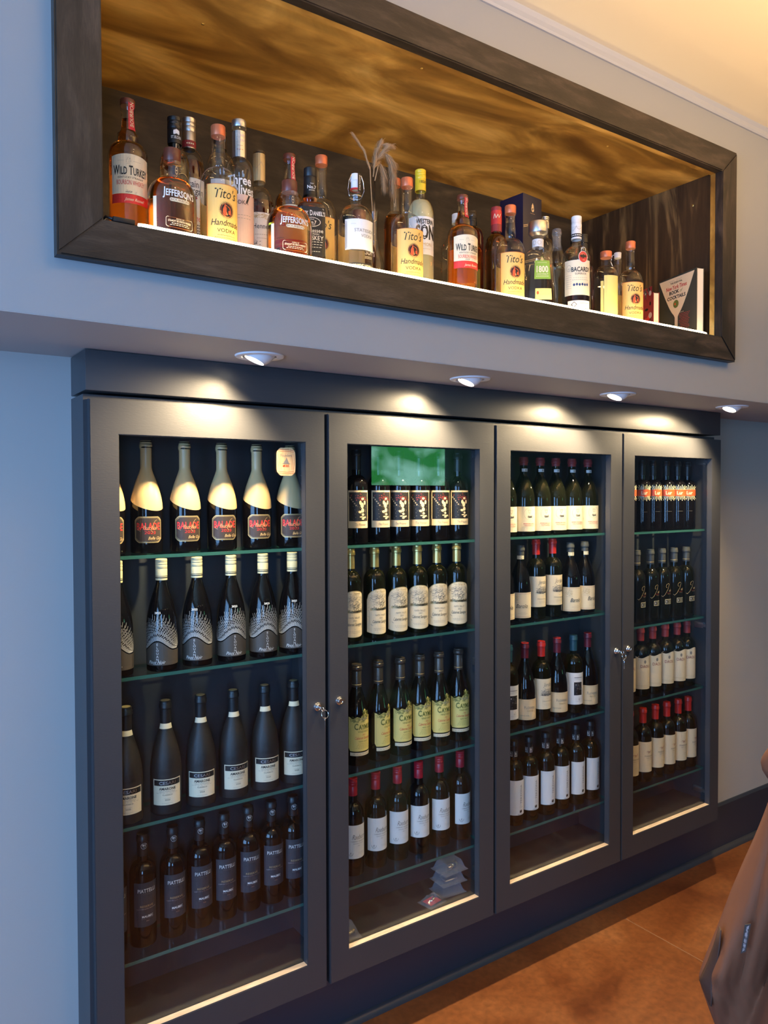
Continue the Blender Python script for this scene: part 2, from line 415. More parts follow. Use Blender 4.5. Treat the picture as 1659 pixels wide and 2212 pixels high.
def wine(key, prof, R, body='wine', cap=None, deco=None, extra=None, name='wine_bottle', zm=(1, 0)):
    t = empty(name, (0, 0, -5), cat='bottle'); bm = bmesh.new(); lathe_bm(bm, prof, 40); from_bm('bottle_body', bm, body, t, 35)
    if cap:
        bm = bmesh.new(); cap[1](bm); from_bm(cap[0], bm, cap[2], t, 35)
    xs = section(R, .014)
    if deco:
        w0 = wrap(prof, R, xs); w1 = lambda s, z, l: w0(s, z*zm[0]+zm[1], l)
        deco(t, lambda raw=0: Sheet(w0 if raw else w1))
    if extra: extra(t)
    PROT[key] = t; return t

BORD = profile(.305, .0375, .188, .235, .0145)
BURG = profile(.300, .042, .125, .232, .0142, 'burgundy')
def placerow(key, xs, y, z, A, desc, place, group, first=1, keys=None):
    n = len(xs); ords = ['first', 'second', 'third', 'fourth', 'fifth', 'sixth', 'seventh', 'eighth']
    for i, x in enumerate(xs):
        k = keys[i] if keys else key; d = desc[i] if isinstance(desc, list) else desc
        a = A[i] if isinstance(A, (list, tuple)) else A
        phi = math.atan2(-x, y-CAMY); rz = phi+R_(a+random.uniform(-1.5, 1.5))
        o = 'leftmost' if i == 0 else ('rightmost' if i == n-1 else ords[i]+' from left')
        lab = f'{d}, {o}, {place}'
        dy = random.uniform(-.003, .003)
        p = PROT[k]
        if p.location.z < -4:
            p.location = (x, y+dy, Z0+z+.0004); p.rotation_euler = (0, 0, rz); p['label'] = lab; p['group'] = group
        else: dup(p, (x, y+dy, Z0+z+.0004), rz, lab, group)

# ------------------------------------------------------------------ the room
M['seam'] = mat('floor_seam_filler', (.20, .10, .05), .6)
SOF = Z0+.3722; SY = -.315; WY = .159; CEI = Z0+1.478
def struct(name, bm, m, smooth=None):
    o = from_bm(name, bm, m, None, smooth); tag(o, kind='structure'); return o
X0, X1, YB = -3.0, 6.5, -6.0
bm = bmesh.new(); box(bm, X0, X1, YB, WY+.12, -.06, 0); struct('floor', bm, 'floor')
bm = bmesh.new(); box(bm, X0, X1, YB, SY+.02, CEI, CEI+.06); struct('ceiling', bm, 'ceil')
bm = bmesh.new(); quad(bm, [(2.633, .135, .0006), (2.6375, .135, .0006), (2.6375, YB, .0006), (2.633, YB, .0006)]); struct('floor_seam', bm, 'titdisc' if False else 'seam')
bm = bmesh.new(); quad(bm, [(X0, -.86, .0006), (X1, -.86, .0006), (X1, -.8645, .0006), (X0, -.8645, .0006)][::-1]); struct('floor_seam', bm, 'seam')
CX0, CX1 = .4700, 3.262                        # cabinet sides
CZ1 = Z0+.258; CZ0 = Z0-1.524
# lower wall with the recess for the cabinet
bm = bmesh.new(); box(bm, X0, CX0+.004, WY, WY+.1, 0, SOF); box(bm, CX1-.004, X1, WY, WY+.1, 0, SOF)
box(bm, CX0+.004, CX1-.004, WY, WY+.1, 0, CZ0+.01); box(bm, CX0+.004, CX1-.004, WY, WY+.1, CZ1-.005, SOF); struct('wall_back', bm, 'wall')
# bulkhead with the niche opening: upper wall and soffit
NX0, NX1 = .412, 2.745; NZ0, NZ1 = Z0+.575, Z0+1.245
bm = bmesh.new()
box(bm, X0, NX0, SY, .45, SOF, CEI+.05); box(bm, NX1, X1, SY, .45, SOF, CEI+.05)
box(bm, NX0, NX1, SY, .45, SOF, NZ0-.028); box(bm, NX0, NX1, SY, .45, NZ1+.028, CEI+.05)
box(bm, NX0, NX1, .40, .45, NZ0-.028, NZ1+.028)
struct('wall_upper', bm, 'upper')
bm = bmesh.new(); box(bm, X0, X1, SY+.001, WY+.1, SOF-.0015, SOF+.002); struct('ceiling_soffit', bm, 'soffit')
bm = bmesh.new(); prism(bm, [(SY, CEI), (SY, CEI-.034), (SY-.006, CEI-.034), (SY-.010, CEI-.028), (SY-.010, CEI-.012), (SY-.018, CEI)], 'x', X0, X1); struct('trim_1', bm, 'crown')
# baseboard and quarter round
bm = bmesh.new(); prism(bm, [(WY, 0), (WY, .238), (WY-.006, .238), (WY-.015, .228), (WY-.015, 0)], 'x', X0, X1); struct('baseboard_back', bm, 'base')
bm = bmesh.new(); prism(bm, [(WY-.0151, 0), (WY-.0151, .022)]+[(WY-.0151-.022*math.sin(a*PI/10), .022*math.cos(a*PI/10)) for a in range(1, 6)], 'x', X0, X1); struct('baseboard_shoe', bm, 'char', 40)
# side and rear walls with windows
def wall_win(name, plane, at, lo, hi, win, mm):
    bm = bmesh.new(); a0, a1, z0, z1 = win
    def bx(p0, p1, q0, q1):
        if plane == 'x': box(bm, at-.1 if at < 0 else at, at if at < 0 else at+.1, p0, p1, q0, q1)
        else: box(bm, p0, p1, at-.1, at, q0, q1)
    bx(lo, a0, 0, CEI); bx(a1, hi, 0, CEI); bx(a0, a1, 0, z0); bx(a0, a1, z1, CEI); struct(name, bm, mm)
M['dark'] = mat('dark_room_paint', (.10, .085, .075), .6)
wall_win('wall_left', 'x', X0, YB, WY+.1, (-3.75, -.85, .7, 2.8), 'wall')
wall_win('wall_rear', 'y', YB, X0, X1, (-2.15, -1.05, .8, 2.75), 'dark')
bm = bmesh.new(); box(bm, X1, X1+.1, YB, WY+.1, 0, CEI); struct('wall_right', bm, 'dark')
M['sky'] = emis('window_sky_view', DAY, 3.2)
def window(i, pts, fr):
    t = empty(f'window_{i}', pts[0], kind='structure')
    bm = bmesh.new(); o = Vector(pts[0]); quad(bm, [Vector(p)-o for p in pts]); from_bm('window_pane', bm, 'sky', t)
    bm = bmesh.new()
    for b in fr: box(bm, *[b[k]-o[k//2] for k in range(6)])
    from_bm('window_frame', bm, 'whitetrim', t)
window(1, [(X0-.08, -3.75, .7), (X0-.08, -.85, .7), (X0-.08, -.85, 2.8), (X0-.08, -3.75, 2.8)],
       [(X0-.06, X0-.01, y-.03, y+.03, .7, 2.8) for y in (-3.72, -2.75, -1.8, -.88)]+[(X0-.06, X0-.01, -3.75, -.85, z-.03, z+.03) for z in (.73, 2.77)])
window(2, [(-2.15, YB-.08, .8), (-1.05, YB-.08, .8), (-1.05, YB-.08, 2.75), (-2.15, YB-.08, 2.75)],
       [(x-.025, x+.025, YB-.06, YB-.01, .8, 2.75) for x in (-2.12, -1.6, -1.08)]+[(-2.15, -1.05, YB-.06, YB-.01, z-.03, z+.03) for z in (.83, 2.72)])
# television on the rear wall (seen mirrored in the second door)
M['tv'] = emis('tv_picture', (.05, .42, .10), 1.0)
tvm = M['tv']; t_ = tvm.node_tree; L_ = t_.links; em = [n for n in t_.nodes if n.type == 'EMISSION'][0]; em.inputs[1].default_value = 9
tc = t_.nodes.new('ShaderNodeTexCoord'); mp = t_.nodes.new('ShaderNodeMapping'); mp.inputs['Scale'].default_value = (1.1, 1, 1.6)
no = t_.nodes.new('ShaderNodeTexNoise'); no.inputs['Scale'].default_value = 2.2; no.inputs['Detail'].default_value = 2
cr = t_.nodes.new('ShaderNodeValToRGB'); cr.color_ramp.elements[0].color = (.03, .26, .06, 1); cr.color_ramp.elements[0].position = .42
cr.color_ramp.elements[1].color = (.30, .70, .56, 1); cr.color_ramp.elements[1].position = .66
L_.new(tc.outputs['Object'], mp.inputs[0]); L_.new(mp.outputs[0], no.inputs['Vector']); L_.new(no.outputs['Fac'], cr.inputs[0]); L_.new(cr.outputs[0], em.inputs[0])
t = empty('television', (6.1, YB+.0, Z0+.4), 'wall mounted television showing a green playing field, mirrored in the second cabinet door', 'television')
bm = bmesh.new(); box(bm, -.83, .83, .01, .05, -.33, .33, 0, .006); from_bm('screen_housing', bm, 'black', t)
bm = bmesh.new(); quad(bm, [(.79, .0512, -.29), (-.79, .0512, -.29), (-.79, .0512, .30), (.79, .0512, .30)]); from_bm('screen', bm, 'tv', t)
# pendant globes of the room
M['globe'] = emis('globe_glow', (1, .72, .42), 26)
pend = None; k = 0
for px, py, pz in [(.2, -3.4, 2.5), (1.5, -3.5, 2.5), (2.8, -3.3, 2.5), (4.2, -3.6, 2.5), (-.9, -4.6, 2.45), (.9, -4.8, 2.45), (2.6, -4.9, 2.45), (5.2, -2.4, 2.5)]:
    lab = f'small warm glass globe pendant, {["first", "second", "third", "fourth", "fifth", "sixth", "seventh", "eighth"][k]} along the dining room behind the camera'; k += 1
    if pend is None:
        pend = empty('pendant_lamp', (px, py, pz), lab, 'lamp', 'globe pendants of the dining room')
        bm = bmesh.new(); lathe_bm(bm, [(0, -.045), (.02, -.04), (.04, -.02), (.045, 0), (.04, .02), (.02, .04), (0, .045)], 20); from_bm('globe', bm, 'globe', pend, 60)
        bm = bmesh.new(); lathe_bm(bm, [(0, .04), (.018, .04), (.02, .075), (.006, .09), (0, .09)], 16); from_bm('lamp_holder', bm, 'brass', pend, 40)
        bm = bmesh.new(); tube(bm, [(0, 0, .088), (0, 0, CEI-2.5)], .002, 6); from_bm('cord', bm, 'black', pend)
    else: dup(pend, (px, py, pz), 0, lab)
# downlights in the room ceiling in front of the cabinet
dn = None
for k, px in enumerate((.9, 2.3, 3.7, 5.0)):
    lab = f'recessed ceiling downlight over the floor, {["first", "second", "third", "fourth"][k]} from the window side'
    if dn is None:
        dn = empty('ceiling_downlight', (px, -1.55, CEI), lab, 'lamp', 'downlights in the high ceiling')
        bm = bmesh.new(); lathe_bm(bm, [(.055, 0), (.055, -.006), (.075, -.008), (.080, 0)], 32); from_bm('trim_ring', bm, 'whitetrim', dn, 40)
        bm = bmesh.new(); lathe_bm(bm, [(0, -.002), (.055, -.002)], 28); from_bm('lens', bm, 'lens', dn)
    else: dup(dn, (px, -1.55, CEI), 0, lab)
    light('downlight_beam', 'SPOT', (px, -1.55, CEI-.02), 34, (1.0, .70, .40), (px+.1, -1.1, 0), spot_size=R_(66), spot_blend=.6, shadow_soft_size=.05)

# ------------------------------------------------------------------ display niche with dark trim
TF = -.346; SL = .006
def nz(x, z): return z+SL*(x-1.59)
niche = empty('display_niche', (1.59, SY, Z0+.59), 'long wooden display niche with dark stained trim, above the wine cabinet', 'niche')
no_ = Vector(niche.location)
def npart(name, bm, m, smooth=None):
    for v in bm.verts: v.co.z += SL*(v.co.x-1.59)
    for v in bm.verts: v.co -= no_
    return from_bm(name, bm, m, niche, smooth)
ox0, ox1, oz0, oz1 = .3376, 2.809, Z0+.502, Z0+1.306
ix0, ix1, iz0, iz1 = .4310, 2.712, Z0+.590, Z0+1.216
def rail(a, b, c, d, m):
    bm = bmesh.new(); f = [(x, TF, z) for x, z in (a, b, c, d)]; k = [(x, SY-.0005, z) for x, z in (a, b, c, d)]
    A = [bm.verts.new(p) for p in f]; B = [bm.verts.new(p) for p in k]
    fs = [bm.faces.new(A), bm.faces.new(B[::-1])]+[bm.faces.new((A[i], B[i], B[(i+1) % 4], A[(i+1) % 4])) for i in range(4)]
    bmesh.ops.recalc_face_normals(bm, faces=fs)
    es = [e for e in bm.edges if all(abs(v.co.y-TF) < 1e-6 for v in e.verts)]; bmesh.ops.bevel(bm, geom=es, offset=.0035, segments=2, affect='EDGES')
    npart('frame_rail', bm, m, 30)
g = .0004
rail((ox0, oz0), (ox1, oz0), (ix1, iz0), (ix0, iz0), 'frame'); rail((ox0, oz1), (ix0, iz1), (ix1, iz1), (ox1, oz1), 'frame')
rail((ox0, oz0), (ix0, iz0), (ix0, iz1), (ox0, oz1), 'framev'); rail((ox1, oz0), (ox1, oz1), (ix1, iz1), (ix1, iz0), 'framev')
NB = .355
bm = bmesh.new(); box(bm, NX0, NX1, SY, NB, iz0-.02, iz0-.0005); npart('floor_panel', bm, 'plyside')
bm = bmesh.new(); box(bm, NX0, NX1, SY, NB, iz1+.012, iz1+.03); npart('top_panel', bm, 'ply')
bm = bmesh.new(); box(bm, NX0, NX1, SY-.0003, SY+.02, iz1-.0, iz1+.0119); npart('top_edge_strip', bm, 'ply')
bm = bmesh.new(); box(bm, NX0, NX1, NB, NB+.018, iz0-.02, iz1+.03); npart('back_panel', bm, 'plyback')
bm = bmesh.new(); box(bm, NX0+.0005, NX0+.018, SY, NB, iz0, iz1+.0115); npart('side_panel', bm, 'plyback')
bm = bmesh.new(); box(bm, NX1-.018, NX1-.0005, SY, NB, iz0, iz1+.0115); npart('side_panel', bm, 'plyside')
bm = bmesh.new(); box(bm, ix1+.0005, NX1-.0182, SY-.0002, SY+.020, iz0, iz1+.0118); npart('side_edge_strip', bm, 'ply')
for sx, sy_, sz, ax in [(1.35, -.25, iz1+.012, 'z'), (.75, -.1, iz1+.012, 'z'), (2.2, -.22, iz1+.012, 'z'), (2.05, .1, iz1+.012, 'z'), (NX1-.018, -.21, Z0+1.13, 'x'), (NX1-.018, -.2, Z0+.79, 'x')]:
    bm = bmesh.new(); q = Vector((0, 0, -1) if ax == 'z' else (-1, 0, 0)).to_track_quat('Z', 'Y')
    lathe_bm(bm, [(0, -.002), (.004, -.001), (.0045, .0008), (.003, .0018), (0, .0018)], 12, None, 0, (sx, sy_, sz), q); npart('screw', bm, 'brass', 40)
# LED strip along the front edge
led = empty('led_strip', (.5, -.330, Z0+.594), 'glowing warm LED strip along the front edge of the niche', 'light strip')
lo = Vector(led.location)
def ledz(x): return Z0+.590+SL*(x-1.59)
bm = bmesh.new(); P = [(.508, -.333, ledz(.508)+.0055), (.525, -.330, ledz(.525)+.0060)]+[(x, -.330, ledz(x)+.0050) for x in (.56, 1.0, 1.5, 2.0, 2.61, 2.634)]
tube(bm, P, [.004]+[.0056]*6+[.0042], 12)
for v in bm.verts: v.co -= lo
from_bm('light_tube', bm, 'led', led, 60)
bm = bmesh.new(); tube(bm, [(x-lo.x, .03-lo.y, ledz(x)+.0050-lo.z) for x in (.46, 1.0, 1.5, 2.0, 2.69)], .0047, 12); from_bm('added_rear_tube', bm, 'led', led, 60)  # unseen second tube, added behind the bottles to brighten the niche ceiling
bm = bmesh.new(); box(bm, .510, 2.632, -.341, -.322, 0, .0012)
for v in bm.verts: v.co.z += ledz(v.co.x)
for v in bm.verts: v.co -= lo
from_bm('backing_tape', bm, 'whitetrim', led)
bm = bmesh.new(); box(bm, .452, .498, -.342, -.326, 0, .010, 0, .001)
for v in bm.verts: v.co.z += ledz(v.co.x)+.002
for v in bm.verts: v.co -= lo
from_bm('connector', bm, 'black', led, 30)
bm = bmesh.new(); tube(bm, [Vector(p)-lo for p in [(.434, -.30, ledz(.43)+.006), (.440, -.33, ledz(.43)+.012), (.452, -.335, ledz(.45)+.008)]], .003, 8); from_bm('wire', bm, 'black', led, 50)

# ------------------------------------------------------------------ recessed lamps under the soffit
for k, (lx, ly) in enumerate([(.884, -.145), (1.623, -.148), (2.334, -.165), (3.088, -.165)]):
    t = empty('recessed_lamp', (lx, ly, SOF-.0016), ['leftmost', 'second from left', 'third from left', 'rightmost'][k]+' of the four tilted recessed lamps in the soffit', 'lamp', 'recessed lamps over the wine cabinet')
    bm = bmesh.new(); lathe_bm(bm, [(.046, -.001), (.048, -.0045), (.056, -.0055), (.064, -.004), (.066, 0), (.046, .0)], 40); from_bm('trim_ring', bm, 'whitetrim', t, 50)
    q = Vector((-.42, .14, -1)).to_track_quat('Z', 'Y')
    bm = bmesh.new(); pr_ = [(.0365*math.cos(a*PI/24), .0365*math.sin(a*PI/24)) for a in range(-8, 7)]
    P = [(.030, .030-.012)]+[(.030, .024)]+[(r, z) for r, z in pr_[::-1] if z < .0235]
    lathe_bm(bm, [(.0455*math.cos(a*PI/24), .0455*math.sin(a*PI/24)) for a in range(-9, 8)]+[(.026, .0335), (.024, .026)], 36, None, 0, (0, 0, .0195), q); from_bm('eyeball', bm, 'whitetrim', t, 50)
    bm = bmesh.new(); lathe_bm(bm, [(.0245, .0275), (0, .0285)], 28, None, 0, (0, 0, .0195), q); from_bm('lens', bm, 'lens', t)
    d = q @ Vector((0, 0, 1)); p = Vector((lx, ly, SOF))+d*.048+Vector((0,0,.010))
    light('lamp_beam', 'SPOT', p, 84, (1.0, .76, .45), p+d, spot_size=R_(138), spot_blend=.9, shadow_soft_size=.018)

# ------------------------------------------------------------------ wine cabinet
S = 2.02
e = [S*v for v in (.2373, .5778, .5844, .923, .9283, 1.2732, 1.2773, 1.6216)]
op = [S*v for v in (.2736, .5443, .6184, .8882, .9634, 1.2374, 1.3135, 1.5867)]
DT, DB, OT, OB = Z0+.2452, Z0-1.5283, Z0+.1551, Z0-1.4395
cab = empty('wine_cabinet', (1.87, WY, CZ0), 'long charcoal wine display cabinet with four glass doors, under the soffit', 'cabinet')
co = Vector(cab.location)
def cpart(name, bm, m, parent=None, smooth=None):
    for v in bm.verts: v.co -= co
    return from_bm(name, bm, m, parent or cab, smooth)
IB = .215; t1 = .018
bm = bmesh.new(); box(bm, CX0, CX0+t1, .0262, IB, CZ0, CZ1); box(bm, CX1-t1, CX1, .0262, IB, CZ0, CZ1)
mid = (e[3]+e[4])/2
for mx in ((e[1]+e[2])/2, mid, (e[5]+e[6])/2): box(bm, mx-.011, mx+.011, .0262, IB, CZ0+t1, CZ1-t1)
box(bm, CX0+t1, CX1-t1, .0262, IB, CZ0, CZ0+t1); box(bm, CX0+t1, CX1-t1, .0262, IB, CZ1-t1, CZ1)
cpart('case', bm, 'char')
bm = bmesh.new(); box(bm, CX0, CX1, IB, IB+.008, CZ0, CZ1); cpart('back_panel', bm, 'charin')
bm = bmesh.new(); box(bm, CX0+t1, CX1-t1, .027, IB, CZ0+t1, OB-.004); cpart('bottom_filler', bm, 'charin')
bm = bmesh.new(); fs = box(bm, .4700, 3.268, -.001, WY-.0005, Z0+.2655, SOF-.0035, 0, .0015); cpart('header_board', bm, 'char', None, 30)
SZ = [(-.165, -.493, -.901, -1.272), (-.165, -.486, -.906, -1.275), (-.163, -.494, -.901, -1.280), (-.167, -.574, -.902, -1.284)]
bounds = [CX0+t1, (e[1]+e[2])/2, mid, (e[5]+e[6])/2, CX1-t1]
for d in range(4):
    for z in SZ[d]:
        a = bounds[d]+.0115; b = bounds[d+1]-.0115; bm = bmesh.new(); fs = box(bm, a, b, .050, .192, Z0+z-.0095, Z0+z)
        for f in fs:
            if abs(f.normal.y) > .5 or True:
                c = f.calc_center_median()
                if abs(c.y-.05) < 1e-4 or abs(c.y-.192) < 1e-4 or abs(c.x-a) < 1e-4 or abs(c.x-b) < 1e-4: f.material_index = 1
        cpart('glass_shelf', bm, ['shelf', 'shedge'])
def door(i, hinge_right):
    xa, xb, oa, ob = e[2*i], e[2*i+1], op[2*i], op[2*i+1]
    d = empty('door', (0, 0, 0)); d.parent = cab
    def dp(name, bm, m, smooth=None): 
        for v in bm.verts: v.co -= co
        return from_bm(name, bm, m, d, smooth)
    bm = bmesh.new(); Y0, Y1 = 0, .0255
    xs_ = (xa, oa, ob, xb); zs_ = (DB, OB, OT, DT); V = {}
    for y in (Y0, Y1):
        for i_, x in enumerate(xs_):
            for j, z in enumerate(zs_): V[y, i_, j] = bm.verts.new((x, y, z))
    for i_ in range(3):
        for j in range(3):
            if (i_, j) == (1, 1): continue
            bm.faces.new([V[Y0, *k] for k in ((i_, j), (i_+1, j), (i_+1, j+1), (i_, j+1))])
            bm.faces.new([V[Y1, *k] for k in ((i_, j), (i_, j+1), (i_+1, j+1), (i_+1, j))])
    for loop in ([(0, 0), (1, 0), (2, 0), (3, 0), (3, 1), (3, 2), (3, 3), (2, 3), (1, 3), (0, 3), (0, 2), (0, 1)], [(1, 1), (1, 2), (2, 2), (2, 1)]):
        for k in range(len(loop)):
            p, q = loop[k], loop[(k+1) % len(loop)]; bm.faces.new([V[Y0, *p], V[Y1, *p], V[Y1, *q], V[Y0, *q]])
    bmesh.ops.recalc_face_normals(bm, faces=bm.faces)
    es = [ed for ed in bm.edges if all(abs(v.co.y) < 1e-6 for v in ed.verts) and len({abs(f.normal.y) > .5 for f in ed.link_faces}) > 1]
    bmesh.ops.bevel(bm, geom=es, offset=.0018, segments=2, affect='EDGES'); dp('door_frame', bm, 'char', 30)
    bm = bmesh.new(); box(bm, oa+.0003, ob-.0003, .0022, .0235, OB-.0002, OB+.0006); dp('sill_strip', bm, 'ledge')
    bm = bmesh.new(); box(bm, oa+.0005, ob-.0005, .0225, .0255, OB+.0008, OT-.0005); dp('glass_pane', bm, 'glass')
    lx = (xb-.020) if hinge_right is False else (xa+.0275)
    lz = Z0-.650+(0 if i in (0,) else .006 if i == 1 else .004)
    if i == 0: lx = 1.138
    if i == 1: lx = 1.2156
    if i == 2: lx = 2.5385
    if i == 3: lx = 2.6150
    bm = bmesh.new(); q = Vector((0, -1, 0)).to_track_quat('Z', 'Y')
    lathe_bm(bm, [(0, 0), (.0125, 0), (.0130, .0015), (.0118, .004), (.0098, .0048), (.0096, .0095), (.0085, .011), (.0062, .0112), (.0058, .0095), (0, .0095)], 28, None, 0, (lx, 0, lz), q)
    box(bm, lx-.0009, lx+.0009, -.0101, -.0094, lz-.0035, lz+.0035); dp('cam_lock', bm, 'chrome', 40)
    hx = (oa-.008) if not hinge_right else (ob+.008); s_ = 1 if not hinge_right else -1
    for hz in (DB+.13, DT-.10, ) if i != 1 and i != 3 else (DB+.13, Z0-.62, DT-.10):
        bm = bmesh.new(); sx = bounds[i]+.011 if not hinge_right else bounds[i+1]-.011
        if i == 0 and not hinge_right: sx = bounds[0]
        if i == 3: sx = bounds[4]
        box(bm, min(sx, sx+s_*.012), max(sx, sx+s_*.012), .030, .085, hz-.007, hz+.007, 0, .0015)
        box(bm, min(sx, sx+s_*.0075), max(sx, sx+s_*.0075), .06, .105, hz-.013, hz+.013, 0, .001); dp('hinge', bm, 'steel', 30)
for i, hr in enumerate((False, True, False, True)): door(i, hr)
# key rings hanging in the locks
def keyring(x, z, lab):
    t = empty('key_ring', (x, -.011, z), lab, 'keys', 'keys hanging from the door locks')
    bm = bmesh.new(); box(bm, -.0008, .0008, -.016, .001, -.0028, .0028, 0, .0003); tube(bm, [(0.001*math.sin(a)*0, -.0205+.0062*math.cos(a), -.001+.0062*math.sin(a)) for a in [k*2*PI/20 for k in range(20)]], .0011, 6, closed=True); from_bm('key', bm, 'chrome', t, 40)
    bm = bmesh.new(); C0 = Vector((.006, -.0235, -.016)); tube(bm, [C0+Vector((.0115*math.cos(a), .004*math.sin(a), .0118*math.sin(a))) for a in [k*2*PI/28 for k in range(28)]], .0008, 6, closed=True); from_bm('ring', bm, 'chrome', t, 40)
    bm = bmesh.new(); tube(bm, [C0+Vector((0.0012*math.cos(a), 0.0042*math.cos(a), -.0150+.0052*math.sin(a))) for a in [k*2*PI/20 for k in range(20)]], .0011, 6, closed=True)
    box(bm, .0060-.0006, .0060+.0006, -.0262, -.0208, -.068, -.036, 0, .0003); from_bm('spare_key', bm, 'chrome', t, 40)
keyring(1.138, Z0-.650, 'small key ring hanging from the lock of the leftmost glass door')
keyring(2.5385, Z0-.646, 'small key ring hanging from the lock of the third glass door')
# stickers on the glass
def sheetflat(name, x, y, z, lab, cat, build):
    t = empty(name, (x, y, z), lab, cat); s = Sheet(lambda a, b, l: (a, -.0004-.0002*l, b)); build(s, t); return t
def barrel(s, t):
    W, H = .031, .0415
    def out(k): return [(W*k*(1-.16*abs(math.sin(a))**3)*max(-1, min(1, 1.25*math.cos(a))), H*k*max(-1, min(1, 1.18*math.sin(a)))) for a in [i*2*PI/48 for i in range(48)]]
    bm = bmesh.new(); prism(bm, out(1), 'y', -.0025, 0); from_bm('wooden_tag', bm, 'cork', t)
    s.fn = lambda a, b, l: (a, -.0026-.0002*l, b)
    for z in (.034, .029, -.029, -.034): s.grid(-.026, .026, lambda a, z=z: z-.0006+(-1 if z < 0 else 1)*.002*(1-(a/.026)**2), lambda a, z=z: z+.0004+(-1 if z < 0 else 1)*.002*(1-(a/.026)**2), 'titdisc', 1)
    for a in (-.0245, .0245, -.018, .018): s.line([(a*1.0, -.024), (a*1.12, 0), (a, .024)], .0006, 'titdisc', 1)
    s.text('Founders', 0, .019, .0085, 'greyink', 2, .8, bold=.0)
    s.poly([(-.010, -.006), (-.006, .002), (-.002, .006), (.0, .013), (.003, .009), (.006, .002), (.010, -.006)], [(0, 1, 2, 3, 4, 5, 6)], 'greyink', 2)
    s.line([(-.014, -.006), (.014, -.006)], .001, 'greyink', 2)
    s.text('KBS', .001, -.012, .007, 'titdisc', 2, 1, bold=.02); s.disc(-.009, -.013, .003, .003, 'titdisc', 2)
    s.build('print', t)
sheetflat('barrel_tag', 1.0458, .022, Z0+.0965, 'small wooden barrel shaped tag stuck inside the leftmost glass door', 'tag', barrel)
def apple(s, t):
    W = .024; P = []
    for a, b in [(0, .62), (.22, .74), (.50, .80), (.78, .66), (.93, .42), (.74, .22), (.66, -.02), (.74, -.26), (.96, -.42), (.82, -.70), (.60, -.92), (.42, -1.0), (.20, -.93), (0, -.90), (-.20, -.93), (-.42, -1.0), (-.62, -.90), (-.86, -.52), (-.98, -.05), (-.92, .40), (-.72, .70), (-.45, .80), (-.20, .72)]: P.append((a*W, b*W))
    s.poly(P, [tuple(range(len(P)))], 'white', 1)
    s.poly([(.02*W, .92*W), (.10*W, 1.22*W), (.34*W, 1.48*W), (.42*W, 1.50*W), (.38*W, 1.22*W), (.20*W, .98*W)], [tuple(range(6))], 'white', 1); s.build('print', t)
sheetflat('white_decal', 2.655, .022, Z0+.100, 'white fruit shaped decal in the top left corner of the rightmost glass door', 'sticker', apple)

# ------------------------------------------------------------------ wine bottles
def vtext(s, t, a, z, h, m='ink', **k):       # stacked upright letters reading down
    for i, c in enumerate(t): s.text(c, a, z-i*h*1.35, h, m, **k)
# gold dipped pinot noir, top shelf of the first door
P = profile(.316, .044, .120, .238, .0150, 'burgundy')
def deco(t, mk):
    s = mk(); W = .040; lo, hi, c = .030, .103, .010
    def oc(k, W=W): return [(-W+k, lo+c+k*.4), (-W+c+k*.4, lo+k), (W-c-k*.4, lo+k), (W-k, lo+c+k*.4), (W-k, hi-c-k*.4), (W-c-k*.4, hi-k), (-W+c+k*.4, hi-k), (-W+k, hi-c-k*.4)]
    def octf(k, m, l): s.grid(-W+k, W-k, lambda a: lo+k+max(0, c-(W-k-abs(a))), lambda a: hi-k-max(0, c-(W-k-abs(a))), m, l)
    octf(0, 'goldink', 1); octf(.0022, 'ink', 2); octf(.0032, 'goldink', 3); octf(.0040, 'brownlab', 4)
    s.text('BALADE', 0, .076, .0195, 'redink', 6, 1, bold=.02, maxw=.066)
    s.text('Pinot Noir', .004, .072, .0120, 'palegold', 8, .8, shear=.5, bold=-.012, maxw=.040); s.line([(-.022, .062), (-.030, .066), (-.026, .074)], .0006, 'palegold', 8); s.line([(.012, .058), (.004, .066), (.016, .090), (.022, .094)], .0006, 'palegold', 8)
    s.text('2023', .003, .0585, .0085, 'redink', 6, 1.3); s.text('Belle Glos', .018, .043, .0085, 'palegold', 6, .8, shear=.4)
    s.build('front_label', t)
def dipcap(bm):
    rf = radius_fn(P); n = 48; zs = [.120+.196*i/40 for i in range(41)]
    def edge(a): return .139+.020*math.cos(a-R_(30)+PI)*1.0
    rows = []
    for j in range(26):
        u = j/25; row = []
        for k in range(n):
            a = 2*PI*k/n; e0 = edge(a); z = e0+(.3165-e0)*u; r = rf(min(z, .3155))+.0007; row.append(bm.verts.new((r*math.sin(a), -r*math.cos(a), z)))
        rows.append(row)
    for A, B in zip(rows, rows[1:]):
        for k in range(n): bm.faces.new((A[k], A[(k+1) % n], B[(k+1) % n], B[k]))
    bm.faces.new(rows[-1])
wine('balade', P, .044, 'wine', ('wax_dip', dipcap, 'palegold'), deco)
